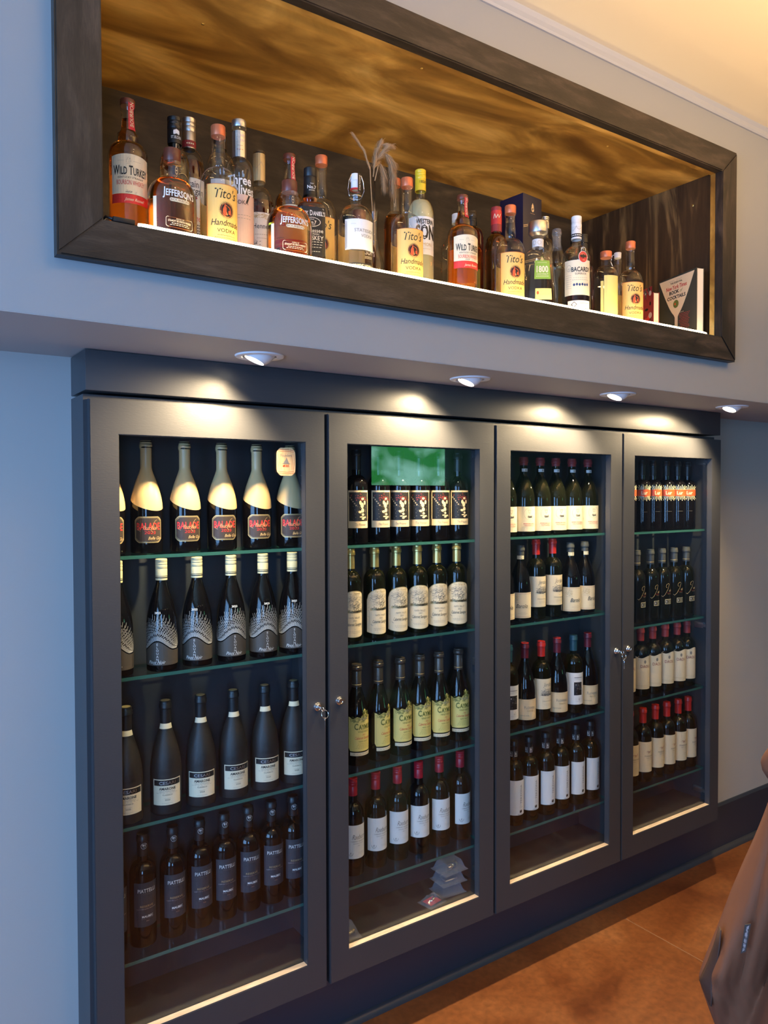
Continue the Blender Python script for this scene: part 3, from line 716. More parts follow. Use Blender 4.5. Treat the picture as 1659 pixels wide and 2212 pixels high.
# sunburst pinot noir
P1 = profile(.311, .0425, .118, .250, .0142, 'burgundy', lip=False)
def deco(t, mk):
    s = mk(); W = .0425*PI*.62
    def top(a): return .071+.0125*math.cos(a/.0135*.9) if abs(a) < .045 else .071+.0125*math.cos(.045/.0135*.9)
    s.grid(-W, W, .018, top, 'taupe', 1)
    n = 74
    for i in range(n):
        a = -.060+.12*i/(n-1); z = top(a)+.0035; dx = a/.060; L = (.050+.026*math.cos(a/.024))*(.75+.3*((i*7) % 5)/4); x = a; ang = dx*.95; seg = 4
        for q in range(seg):
            l0 = L*q/seg; l1 = l0+L/seg*.80; s.line([(x+math.sin(ang)*l0, z+math.cos(ang)*l0), (x+math.sin(ang)*l1, z+math.cos(ang)*l1)], .00085*(1-.08*q), 'whitecap', 2)
    s.text('2023', .0, .164, .0055, 'whitecap', 3, 1.2, bold=.03); vtext(s, 'ELOUAN', 0, .0765, .0062, 'whitecap', sx=1.1)
    s.text('Pinot Noir', -.002, .0275, .0095, 'whitecap', 3, .8, shear=.4); s.small(0, .0215, .024, 'whitecap', .0007); s.build('front_label', t)
def cap(bm): screwcap(bm, .0163, .252, .3115)
def ex(t):
    s = Sheet(wrap([(.0163, 0), (.0163, 1)], .0163, section(.1, .02))); s.grid(-.051, .051, .258, .2605, 'ink', 1); s.grid(-.051, .051, .263, .2642, 'ink', 1); s.build('cap_band', t.children[1])
wine('elouan', P1, .0425, 'wine', ('screw_cap', cap, 'creamcap'), deco, ex)
# matte black amarone
P2 = profile(.313, .0435, .118, .245, .0150, 'amarone')
def deco(t, mk):
    s = mk(); W = .042; s.grid(-W, W, .028, .101, 'cream', 1); s.grid(-W+.003, W-.003, .083, .0985, 'ink', 2)
    s.text('CESARI', 0, .0905, .0085, 'steel', 3, 1.25, bold=.01, maxw=.046); s.text('AMARONE', 0, .0745, .0072, 'ink', 3, 1.1, bold=.02, maxw=.046); s.text('DELLA VALPOLICELLA', 0, .0668, .0028, 'greyink', 3, 1.1); s.small(0, .0625, .062)
    s.text('CLASSICO', 0, .057, .0036, 'ink', 3, 1.2); s.small(0, .0475, .018); s.text('2020', 0, .043, .0036, 'ink', 3, 1.4); s.small(0, .0335, .030, 'greyink'); s.build('front_label', t)
    s = mk(); s.text('CESARI', 0, .121, .0085, 'blackcap', 3, 1.1); s.scrib(0, .142, .034, .026, 34, 'blackcap', .0009, 4, 3); s.build('embossed_crest', t)
    s = mk(); s.grid(-.05, .05, .236, .2505, 'cream', 5)
    for i in range(6): s.grid(-.014+i*.0013, -.0134+i*.0013, .239, .2475, 'ink', 6)
    for i in range(4): s.small(.006, .2405+i*.0021, .013, 'greyink', .0005, 6)
    s.build('neck_band', t)
def cap(bm): capsule(bm, P2, .252, .313)
def ex(t):
    bm = bmesh.new(); lathe_bm(bm, [(.0125, .3140), (.0125, .3146), (0, .3146)], 20); from_bm('capsule_disc', bm, 'goldink', t.children[1])
wine('cesari', P2, .0435, 'mattebk', ('capsule', cap, 'blackcap'), deco, ex)
# malbec
P3 = profile(.311, .0370, .196, .236, .0145)
def deco(t, mk):
    s = mk(); W = .036; s.grid(-W, W, .060, .184, 'slate', 1); s.scrib(0, .12, .05, .09, 26, 'blackcap', .0007, 2, 5)
    s.text('PIATTELLI', 0, .162, .0105, 'white', 3, 1, maxw=.049); s.text('VINEYARDS', .001, .1525, .0042, 'greycap', 3, 1); s.text('RESERVE', 0, .118, .0058, 'goldink', 3, 1.2)
    s.text('LUJAN DE CUYO, MENDOZA', 0, .1105, .0030, 'steel', 3, 1); s.text('MALBEC', .002, .089, .0060, 'white', 3, 1, bold=.02); s.small(.002, .0825, .034, 'steel', .0005); s.text('2021', .002, .0765, .0036, 'steel', 3, 1); s.build('front_label', t)
def ex(t):
    s = Sheet(wrap([(.0152, 0), (.0152, 1)], .0152, section(.1, .02))); s.disc(0, .279, .0088, .0088, 'white', 2); s.disc(0, .279, .0080, .0080, 'ink', 3); s.text('91', -.001, .281, .0068, 'white', 5, 1, bold=.03); s.text('+', .0058, .2828, .003, 'white', 5, 1); s.text('PTS', 0, .2745, .0022, 'white', 5, 1); s.build('score_sticker', t)
def cap(bm): capsule(bm, P3, .250, .311)
wine('piat', P3, .0370, 'wine', ('capsule', cap, 'blackcap'), deco, ex)
# red blend with a dark picture label
P4 = profile(.312, .0385, .184, .228, .0150)
def deco(t, mk):
    s = mk(); W = .039; s.grid(-W, W, .062, .160, 'tan', 1); s.grid(-W+.004, W-.003, .080, .1555, 'brownlab', 2); s.grid(-W+.0055, W-.0045, .0815, .154, 'ink', 3)
    R = random.Random(4)
    for i in range(46): s.disc(.004+R.gauss(0, .015), .140+R.gauss(0, .005), .0008+R.random()*.0018, .0006+R.random()*.0010, 'maroonink', 4, 6)
    for i in range(5): s.disc(-.030+i*.005, .141-i*.005, .0024, .0020, 'tan', 5, 8); s.disc(-.030+i*.005, .141-i*.005, .0013, .0010, 'ink', 6, 8)
    for a, z, rx, rz in [(.012, .138, .0052, .0032), (.004, .128, .0042, .0060), (.010, .121, .0062, .0075), (.020, .128, .0038, .0058), (.012, .108, .0055, .0060), (.003, .104, .0060, .0036), (.013, .097, .0045, .0036), (.018, .090, .0080, .0020), (.013, .086, .0050, .0024), (.007, .091, .0060, .0018)]:
        s.disc(a, z, rx, rz, 'tan', 5, 9)
    for i in range(30): s.disc(R.uniform(-.02, .03), R.uniform(.084, .125), .0007, .0006, 'tan', 5, 5)
    s.text('The Prisoner', .006, .0715, .0070, 'greyink', 3, .85, shear=.3, maxw=.040); s.build('front_label', t)
def cap(bm): capsule(bm, P4, .245, .312)
wine('pris', P4, .0385, 'wine', ('capsule', cap, 'blackcap'), deco, zm=(1.265, -0.0264))
# cabernet with an arched engraved label
P5 = profile(.304, .0380, .188, .232, .0148)
def deco(t, mk):
    s = mk(); W = .051
    def top(a, o=0): return .124+(.028-o)*math.sqrt(max(0, 1-(a/(W-o))**2))+(0 if o else 0) if abs(a) < W-o else .124
    def bot(a, o=0): return .044-.006*math.cos(a/W*PI*.5)+o
    s.grid(-W, W, lambda a: bot(a), lambda a: top(a), 'goldink', 1); s.grid(-W+.001, W-.001, lambda a: bot(a, .001), lambda a: top(a, .001)-.001, 'warmpaper', 2)
    for o in (.010, .013):
        s.line([(a*.001, top(a*.001, o)-o*.2) for a in range(-int((W-o)*1000), int((W-o)*1000)+1, 3)], .0006, 'greyink', 3)
    s.line([(-W+.011, .124), (-W+.011, .060)], .0006, 'greyink', 3); s.line([(W-.011, .124), (W-.011, .060)], .0006, 'greyink', 3)
    s.text('Far Niente', 0, .1455, .0068, 'goldink', 4, 1, shear=.3)
    for c in (-1, 1): s.scrib(c*.0455, .105, .006, .050, 30, 'greyink', .0008, 4, 9+c)
    s.scrib(0, .121, .062, .022, 110, 'greyink', .0005, 4, 2); s.scrib(.006, .112, .030, .012, 40, 'ink', .0005, 4, 8)
    s.grid(-.037, .037, .0975, .1035, 'goldink', 3); s.scrib(0, .1005, .066, .004, 50, 'ink', .0006, 5, 6); s.line([(-.037, .0945), (.037, .0945)], .0007, 'greyink', 3)
    s.text('NAPA VALLEY', 0, .0865, .0046, 'greyink', 4, 1); s.text('2021', 0, .0795, .0042, 'greyink', 4, 1.2); s.text('Cabernet Sauvignon', 0, .0705, .0078, 'ink', 4, .75, shear=.35, maxw=.058)
    s.line([(-.036, .064), (-.03, .0605), (0, .058), (.03, .0605), (.036, .064)], .0012, 'greyink', 3); s.small(0, .053, .05); s.small(0, .0495, .044); s.build('front_label', t)
def cap(bm): capsule(bm, P5, .238, .304)
def ex(t):
    s = Sheet(wrap([(.0158, 0), (.0158, 1)], .0158, section(.1, .02))); s.text('Far Niente', .004, .265, .0050, 'greyink', 2, .9, shear=.3, vert=True); s.build('capsule_script', t.children[1])
wine('farn', P5, .0380, 'wineg', ('capsule', cap, 'gold'), deco, ex, zm=(1.352, -0.0375))
# cabernet with a yellow wavy label
P6 = profile(.334, .0395, .175, .255, .0155, 'dome')
P6 = [(r if not .175 < z < .256 else .0155+(.0395-.0155)*(1-((z-.175)/.081))**.85, z) for r, z in P6]
def deco(t, mk):
    s = mk(); W = .052
    def top(a): return .138+.020*math.exp(-((a-.010)/.014)**2)+.003*math.sin(a*220)
    s.grid(-W, W, lambda a: .052+(.008 if abs(a) > W-.005 else 0), top, 'yellow', 1)
    s.scrib(.010, .146, .024, .018, 120, 'olive', .0008, 2, 3); s.scrib(-.022, .132, .046, .012, 80, 'olive', .0006, 2, 4); s.scrib(.036, .132, .026, .010, 50, 'olive', .0006, 2, 5); s.scrib(.0, .134, .03, .006, 40, 'greyink', .0006, 2, 5)
    s.caps(['CAYMUS'], .002, .1085, .0155, 'olive', 3, 1, .03, .066, .78); s.text('VINEYARDS', .002, .1025, .0048, 'olive', 3, 1.2, maxw=.044)
    s.text('- 2022 -', .002, .0945, .0035, 'redink', 3, 1); s.text('Cabernet Sauvignon', .002, .0865, .0072, 'redink', 3, .75, shear=.35, maxw=.062); s.text('NAPA VALLEY', .002, .0775, .0040, 'olive', 3, 1)
    for i in range(4): s.small(.002, .0715-.0038*i, .040+.006*i, 'olive', .0006)
    s.line([(-.046, .063), (-.046, .13)], .0007, 'goldink', 2)
    s.build('front_label', t)
    s = mk(1); s.grid(-.046, .046, .0350, .0460, 'warmpaper', 1); s.small(0, .0405, .070, 'goldink', .0012); s.build('lower_label', t)
def cap(bm):
    P = [(r+.0006, z) for r, z in P6 if .262 < z < .309 and r > .01]
    lathe_bm(bm, [(.0150, .258), (.0164, .258), (.0164, .311), (.0160, .312), (.0186, .316), (.0192, .321), (.0186, .326), (.0165, .328), (.0175, .331), (.0162, .3345), (.006, .3352), (0, .3352)], 32)
def ex(t):
    bm = bmesh.new()
    z = .2665; lathe_bm(bm, [(.0163, z-.001), (.0170, z), (.0163, z+.001)], 28); from_bm('capsule_ring', bm, 'goldink', t.children[1], 60)
wine('caym', P6, .0395, 'wine', ('capsule', cap, 'bronzecap'), deco, ex, zm=(1.29, -0.017))
# cabernet, white label and crimson screw cap
P7 = profile(.320, .0380, .190, .240, .0148, lip=False)
def deco(t, mk):
    s = mk(); W = .050; s.grid(-W, W, .060, .172, 'paper', 1)
    s.text('Raeburn', .004, .133, .0165, 'greyink', 3, .8, shear=.45, maxw=.050); s.text('CABERNET SAUVIGNON', .003, .118, .0042, 'greyink', 3, 1, maxw=.056); s.text('SONOMA COUNTY', .003, .1105, .0032, 'greyink', 3, 1); s.text('- 2021 -', .003, .103, .0030, 'greyink', 3, 1)
    s.text('R', -.026, .078, .008, 'greyink', 3, 1, shear=.3); s.ring(-.0255, .078, .0085, .0075, .0012, 'greyink', 3, 20, PI*.9, PI*2.1); s.small(-.0255, .0685, .010)
    for i in range(3): s.small(.012, .081-.0032*i, .026-.003*(i % 2), 'greyink', .0004)
    s.build('front_label', t)
def cap(bm): screwcap(bm, .0165, .262, .3205)
wine('raeb', P7, .0380, 'wine', ('screw_cap', cap, 'crimson'), deco)
# amarone with a cream label and red wax top
P8 = profile(.304, .0435, .135, .240, .0142, 'burgundy')
def deco(t, mk):
    s = mk(); W = .066; s.grid(-W, W, .016, .112, 'cream', 1); s.ring(0, .084, .0225, .0235, .0007, 'greyink', 3, 36, R_(20), R_(340)); s.text('tasi', .002, .0745, .0100, 'ink', 4, 1.0, bold=.02)
    s.ring(.0, .094, .0055, .0075, .0005, 'greyink', 3, 16); s.text('Tenuta', 0, .098, .0052, 'greyink', 4, .8); s.line([(-.004, .092), (0, .085), (.004, .092)], .0006, 'greyink', 3); s.disc(0, .0835, .0008, .0008, 'ink', 3, 6)
    s.small(.002, .054, .016); s.text('AMARONE DELLA', 0, .0465, .0052, 'redink', 4, 1, maxw=.050); s.text('VALPOLICELLA', .001, .0395, .0052, 'redink', 4, 1, maxw=.044); s.small(-.002, .0335, .052); s.small(0, .0265, .026); s.small(-.046, .060, .012, n=3); s.small(-.046, .0555, .012, n=3); s.build('front_label', t)
    s = mk(); s.grid(-.044, .044, .2475, .2595, 'paper', 5); s.grid(-.004, .004, .2495, .2575, 'greyink', 6); s.small(.011, .2535, .008, 'greyink', .004, 6); s.build('neck_band', t)
def cap(bm): capsule(bm, P8, .272, .3045, .0022)
wine('masi', P8, .0435, 'wineg', ('wax_top', cap, 'maroonink'), deco)
# barolo
P9 = profile(.292, .0415, .128, .232, .0142, 'burgundy')
def deco(t, mk):
    s = mk(); W = .052; s.grid(-W, W, .022, .108, 'warmpaper', 1)
    for z in (.0262, .1040): s.line([(a*.001, z) for a in range(-50, 51, 5)], .0006, 'maroonink', 3)
    s.scrib(-.026, .089, .026, .022, 90, 'goldink', .0005, 3, 5); s.small(-.022, .0745, .028, n=9); s.text('Barolo', .004, .0630, .0135, 'ink', 4, .9, shear=.35, maxw=.046); s.small(.006, .0555, .046)
    s.small(.008, .0415, .020); s.small(.008, .0375, .040); s.small(.008, .0335, .024); s.build('front_label', t)
    s = mk(1); s.grid(-.044, .044, .2385, .2530, 'cream', 5); s.grid(.004, .011, .2405, .2425, 'maroonink', 6); s.grid(.004, .011, .2485, .2505, 'maroonink', 6); s.build('neck_band', t)
def cap(bm): capsule(bm, P9, .2540, .292)
wine('baro', P9, .0415, 'wine', ('capsule', cap, 'greycap'), deco, zm=(1.14, -0.011))
# cabernet with the landscape label
P10 = profile(.312, .0380, .190, .238, .0146)
def deco(t, mk, nm='Jordan'):
    s = mk(); W = .049; s.grid(-W, W, .042, .158, 'warmpaper', 1); s.text(nm, .006, .137, .0150, 'greyink', 4, .85, shear=.4, maxw=.040)
    s.scrib(.004, .113, .036, .012, 60, 'greyink', .0005, 3, 3); s.scrib(.004, .101, .048, .016, 150, 'greyink', .0007, 3, 4); s.scrib(0, .096, .044, .006, 60, 'ink', .0007, 3, 5); s.line([(-.022, .113), (-.006, .120), (.004, .117), (.020, .122)], .0006, 'greyink', 3); s.line([(-.012, .100), (.010, .112), (.006, .100)], .0007, 'ink', 3)
    s.small(.006, .0835, .008, n=2); s.text('Cabernet Sauvignon', .006, .0735, .0050, 'greyink', 4, .8, shear=.3); s.small(.006, .062, .034); s.small(.006, .0575, .028); s.build('front_label', t)
def cap(bm): capsule(bm, P10, .252, .312)
wine('jord', P10, .0380, 'wineg', ('capsule', cap, 'redcap'), deco, zm=(1.034, 0.0045))
# pinot noir with a half height tan label
P11 = profile(.315, .0430, .120, .250, .0145, 'burgundy')
def deco(t, mk):
    s = mk(); W = .060; s.grid(-W, W, .036, .102, 'tan', 1)
    for z in (.0395, .0985): s.line([(a*.001, z) for a in range(-58, 59, 5)], .0006, 'goldink', 3)
    s.caps(['FLOWERS'], .002, .0715, .0095, 'greyink', 4, 1, .0, .052); s.text('Sonoma Coast', .002, .0660, .0060, 'goldink', 4, .8, shear=.35, maxw=.030); s.text('PINOT NOIR', -.020, .0500, .0036, 'greyink', 4, 1.1); s.build('front_label', t)
def cap(bm): capsule(bm, P11, .256, .315)
def ex(t):
    bm = bmesh.new(); lathe_bm(bm, [(.0158, .3135), (.0162, .3150), (.0140, .3164), (.0132, .3156)], 28); from_bm('capsule_rim', bm, 'redcap', t.children[1], 60)
wine('flow', P11, .0430, 'wine', ('capsule', cap, 'maroon'), deco, ex, zm=(1.212, -0.0216))
# white label with a dark square picture, teal capsule
P12 = profile(.316, .0385, .195, .240, .0146)
def deco(t, mk):
    s = mk(); W = .050; s.grid(-W, W, .046, .168, 'paper', 1); s.small(.004, .150, .036, 'ink', .0022, n=8); s.small(.004, .143, .036, 'greyink', .0006)
    s.grid(-.016, .020, .082, .132, 'ink', 2); R = random.Random(2)
    for i in range(16): s.disc(R.uniform(-.012, .016), R.uniform(.088, .127), R.uniform(.002, .006), R.uniform(.001, .004), R.choice(['greyink', 'greycap', 'slate']), 3, 8)
    s.disc(-.008, .122, .003, .003, 'steel', 4, 10); s.text('C', .008, .067, .008, 'greyink', 4, 1, shear=.4); s.small(.014, .0645, .014, n=3); s.small(.008, .058, .034); s.build('front_label', t)
def cap(bm): capsule(bm, P12, .252, .316)
wine('teal', P12, .0385, 'wineg', ('capsule', cap, 'tealcap'), deco, zm=(1.066, -0.013))
# tall white label, vertical lettering
P13 = profile(.322, .0380, .205, .248, .0142)
def deco(t, mk):
    s = mk(); W = .046; s.grid(-W, W, .066, .190, 'paper', 1); s.text('TERZONA', .006, .140, .0090, 'greyink', 4, 1.15, vert=True, maxw=.078)
    s.line([(-.004, .096), (.014, .094)], .0007, 'greyink', 3); s.line([(.004, .103), (.004, .088)], .0007, 'greyink', 3); s.line([(.010, .097), (.009, .089)], .0005, 'greyink', 3)
    s.grid(-.001, .010, .074, .0835, 'ink', 3); s.grid(-.001, .0045, .079, .0835, 'greyink', 4); s.small(.002, .0695, .022, 'ink', .0012, n=5); s.build('front_label', t)
def ex(t):
    s = Sheet(wrap([(.0149, 0), (.0149, 1)], .0149, section(.1, .02)))
    for a in (-.001, -.020, .018): s.grid(a-.005, a+.005, .262, .281, 'paper', 2); s.grid(a-.0043, a+.0043, .2655, .2803, 'ink', 3); s.text('R', a, .273, .010, 'paper', 5, .9); s.small(a, .2638, .007, 'greyink', .0008, 4, n=3)
    s.build('capsule_marks', t)
def cap(bm): capsule(bm, P13, .258, .322)
wine('terz', P13, .0380, 'wineg', ('capsule', cap, 'blackcap'), deco, ex, zm=(1.08, -0.029))
# orange tag with a sunburst
P14 = profile(.312, .0380, .200, .228, .0146)
def deco(t, mk):
    s = mk()
    for sg in (1, -1):
        for i in range(11):
            a = -.024+.048*i/10; an = (i-5)/5*.75; L = .020 if i % 2 else .026; z = .136+sg*.011
            s.line([(a+math.sin(an)*.002, z), (a+math.sin(an)*L, z+sg*math.cos(an)*L)], .0024, 'creamcap', 2)
    s.grid(-.032, .032, .122, .150, 'orange', 4); s.disc(.0, .136, .020, .0175, 'orange', 5); s.text('Lur', -.002, .1360, .0150, 'creamcap', 7, .9, bold=.03); s.small(0, .052, .024, 'greycap', .002); s.build('front_label', t)
def cap(bm): capsule(bm, P14, .245, .312)
wine('lur', P14, .0380, 'wine', ('capsule', cap, 'blackcap'), deco, zm=(1, 0.032))
# script J bottle
P15 = profile(.320, .0385, .188, .236, .0150)
def deco(t, mk):
    s = mk(); s.line([(-.026, .098), (-.020, .094), (-.010, .104), (.004, .128), (.012, .150), (.006, .154), (-.004, .148), (-.006, .138), (.0, .134)], .0011, 'palegold', 2)
    s.text('osh', .020, .122, .0120, 'palegold', 3, .8, shear=.35); s.small(.012, .111, .028, 'redink', .0008); s.small(.014, .106, .024, 'palegold', .0008)
    s.grid(-.010, .036, .060, .082, 'creamcap', 1); s.grid(-.008, .034, .062, .080, 'ink', 2); s.grid(-.004, -.001, .066, .076, 'white', 3)
    for z, w in ((.0755, .024), (.071, .020), (.0665, .024)): s.small(.016, z, w, 'creamcap', .0016, 3)
    s.build('front_label', t)
def cap(bm): capsule(bm, P15, .254, .320)
def ex(t):
    bm = bmesh.new(); lathe_bm(bm, [(.0157, .262), (.0166, .264), (.0157, .266)], 28); from_bm('capsule_ring', bm, 'goldink', t.children[1], 60)
wine('josh', P15, .0385, 'wineg', ('capsule', cap, 'greycap'), deco, ex, zm=(1, 0.01))
# tall pale landscape label
P16 = profile(.300, .0385, .178, .226, .0150)
def deco(t, mk):
    s = mk(); W = .054; s.grid(-W, W, .044, lambda a: .168+.004*math.sin(a*90), 'warmpaper', 1); s.disc(-.001, .150, .0052, .0066, 'greyink', 3); s.text('DAOU', .001, .1325, .0115, 'maroonink', 4, 1.0, maxw=.044)
    s.poly([(-.052, .150), (-.030, .172), (-.026, .172), (-.050, .142)], [(0, 1, 2, 3)], 'page', 2)
    for k in range(7): s.line([(a*.001, .112-.008*k+.003*math.sin(a*.13+k*1.7)) for a in range(-52, 53, 4)], .0007, 'page', 3)
    for z in (.0585, .0555, .0490): s.line([(a*.001, z) for a in range(-52, 53, 5)], .0005, 'goldink', 3)
    s.small(.008, .052, .036, 'greyink'); s.build('front_label', t)
def cap(bm): capsule(bm, P16, .244, .300)
wine('daou', P16, .0385, 'wineg', ('capsule', cap, 'maroonink'), deco, zm=(1.145, -0.0164))
# tall ivory label, bright red capsule
P17 = profile(.323, .0385, .200, .246, .0150)
def deco(t, mk):
    s = mk(); W = .052; s.grid(-W, W, .064, .176, 'warmpaper', 1); s.line([(-.012, .139), (-.004, .142), (.004, .139), (.010, .141), (.013, .146), (.013, .136)], .0010, 'maroonink', 3); s.scrib(0, .136, .014, .006, 22, 'maroonink', .0008, 4, 2)
    s.text('MARKHAM', .003, .1235, .0072, 'greyink', 4, 1.0, maxw=.046); s.text('NAPA VALLEY', .004, .1155, .0036, 'greyink', 4, 1); s.small(.004, .109, .026); s.small(.006, .093, .016, 'greyink'); s.small(.006, .088, .030, 'greyink', .0004); s.build('front_label', t)
def cap(bm): capsule(bm, P17, .258, .323)
wine('mark', P17, .0385, 'wineg', ('capsule', cap, 'redcap'), deco, zm=(1.196, -0.0305))

D = ['leftmost door', 'second door', 'third door', 'rightmost door']; H = ['top shelf', 'second shelf', 'third shelf', 'fourth shelf']
def pl(d, h): return f'{H[h]}, {D[d]}'
def gp(w_, d, h): return f'{w_} on the {H[h]} behind the {D[d]}'
placerow('balade', [.558, .662, .775, .889, 1.003, 1.1165], .135, -.165, [10, 8, 14, 14, 16, 14], 'gold-dipped pinot noir bottle', pl(0, 0), gp('gold-dipped bottles', 0, 0))
placerow('elouan', [.569, .692, .797, .901, 1.004, 1.105], .100, -.493, [-12, -16, -11, 15, 16, 8], 'cream-capped sunburst-label bottle', pl(0, 1), gp('sunburst label bottles', 0, 1))
placerow('cesari', [.592, .704, .808, .909, 1.012, 1.112], .110, -.901, [6, 6, 5, 18, 14, 14], 'matte black amarone bottle', pl(0, 2), gp('matte black bottles', 0, 2))
placerow('piat', [.558, .641, .727, .809, .886, .966, 1.043, 1.118], .130, -1.272, 17, 'black-labelled malbec bottle', pl(0, 3), gp('black labelled bottles', 0, 3))
placerow('pris', [1.358, 1.446, 1.534, 1.620, 1.707, 1.796], .120, -.165, [14, 22, 2, 2, 14, 18], 'red blend bottle with dark picture label', pl(1, 0), gp('picture label bottles', 1, 0))
placerow('farn', [1.331, 1.430, 1.520, 1.611, 1.700, 1.789], .120, -.486, [24, 34, 30, 18, 20, 16], 'gold-capped bottle with arched label', pl(1, 1), gp('gold capped bottles', 1, 1))
placerow('caym', [1.362, 1.450, 1.541, 1.629, 1.714, 1.809], .130, -.906, [34, 58, 40, 38, 38, 32], 'yellow wavy-labelled cabernet bottle', pl(1, 2), gp('yellow labelled bottles', 1, 2))
placerow('raeb', [1.347, 1.442, 1.534, 1.625, 1.722, 1.817], .135, -1.275, [30, 30, 30, 30, 34, 46], 'crimson-capped white-label cabernet bottle', pl(1, 3), gp('crimson capped bottles', 1, 3))
placerow('masi', [2.031, 2.129, 2.219, 2.309, 2.405, 2.503], .120, -.163, 33, 'red-topped cream-label amarone bottle', pl(2, 0), gp('red topped bottles', 2, 0))
placerow(None, [2.025, 2.110, 2.200, 2.294, 2.396, 2.485], .120, -.494, [20, 4, 34, 34, 28, 46], ['grey-capped barolo bottle', 'grey-capped barolo bottle', 'red-capped landscape-label bottle', 'red-capped landscape-label bottle', 'grey-capped barolo bottle', 'grey-capped barolo bottle'], pl(2, 1), gp('mixed red wines', 2, 1), keys=['baro', 'baro', 'jord', 'jord', 'baro', 'baro'])
placerow(None, [2.047, 2.135, 2.226, 2.317, 2.416, 2.507], .120, -.901, [30, 30, 34, 30, 30, 30], ['teal-capped picture-label bottle', 'maroon-capped tan-label bottle', 'red-capped landscape-label bottle', 'maroon-capped tan-label bottle', 'teal-capped picture-label bottle', 'maroon-capped tan-label bottle'], pl(2, 2), gp('mixed red wines', 2, 2), keys=['teal', 'flow', 'jord', 'flow', 'teal', 'flow'])
placerow('terz', [2.072, 2.155, 2.247, 2.337, 2.427, 2.514], .115, -1.280, [38, 40, 42, 40, 44, 50], 'white-labelled bottle with vertical lettering', pl(2, 3), gp('tall white label bottles', 2, 3))
placerow('lur', [2.758, 2.856, 2.941, 3.031, 3.114, 3.200], .120, -.167, [30, 20, 38, 22, 22, 20], 'black bottle with orange sunburst tag', pl(3, 0), gp('orange tag bottles', 3, 0))
placerow('josh', [2.834, 2.928, 3.017, 3.107, 3.196], .125, -.574, [44, 42, 38, 36, 40], 'black script-lettered cabernet bottle', pl(3, 1), gp('script lettered bottles', 3, 1))
placerow('daou', [2.763, 2.858, 2.944, 3.034, 3.120, 3.199], .120, -.902, 32, 'maroon-capped pale landscape-label bottle', pl(3, 2), gp('pale landscape label bottles', 3, 2))
placerow('mark', [2.779, 2.868, 2.962, 3.042, 3.127, 3.204], .115, -1.284, [40, 42, 48, 58, 42, 62], 'red-capped ivory-label bottle', pl(3, 3), gp('ivory label bottles', 3, 3))

# ------------------------------------------------------------------ spirits in the niche
def spirit(name, x, y, H, prof, R, rn, desc, liq=None, level=1.0, rot=0, sq=2.0, sy=1.0, capspec=None, deco=None, extra=None, glass='clear', solid=None, group=None, cat='bottle', seg=44):
    """solid: the whole body in one opaque material; otherwise a clear shell with liquid inside"""
    phi = math.atan2(-x, y-CAMY); z = Z0+.590+SL*(x-1.59)+.0006
    t = empty(name, (x, y, z), desc, cat, group, phi+R_(rot)); xs = section(R, rn, sq, sy)
    bm = bmesh.new(); lathe_bm(bm, prof, seg, xs); from_bm('bottle_body', bm, solid or glass, t, 40)
    if liq:
        rf = radius_fn(prof); zt = level*H; w_ = .0016
        P = [(0, .008), (rf(.012)-.004, .008)]+[(max(.003, rf(z)-w_), z) for z in [.012+(zt-.012)*i/30 for i in range(31)]]+[(0, zt)]
        bm = bmesh.new(); lathe_bm(bm, P, seg, xs); from_bm('liquid', bm, liq, t, 40)
    if capspec:
        nm, fn, mm = capspec; bm = bmesh.new(); fn(bm); from_bm(nm, bm, mm, t, 35)
    if deco: deco(t, lambda: Sheet(wrap(prof, R, xs)))
    if extra: extra(t)
    return t
def plug(r, z0, z1, bev=.002):
    def f(bm): lathe_bm(bm, [(0, z0), (r-.0005, z0), (r, z0+.001), (r, z1-bev), (r-bev*.3, z1-bev*.3), (r-bev, z1), (0, z1)], 32)
    return f
def sc(r, z0, z1): return lambda bm: screwcap(bm, r, z0, z1)
def cap_of(prof, z0, z1): return lambda bm: capsule(bm, prof, z0, z1)
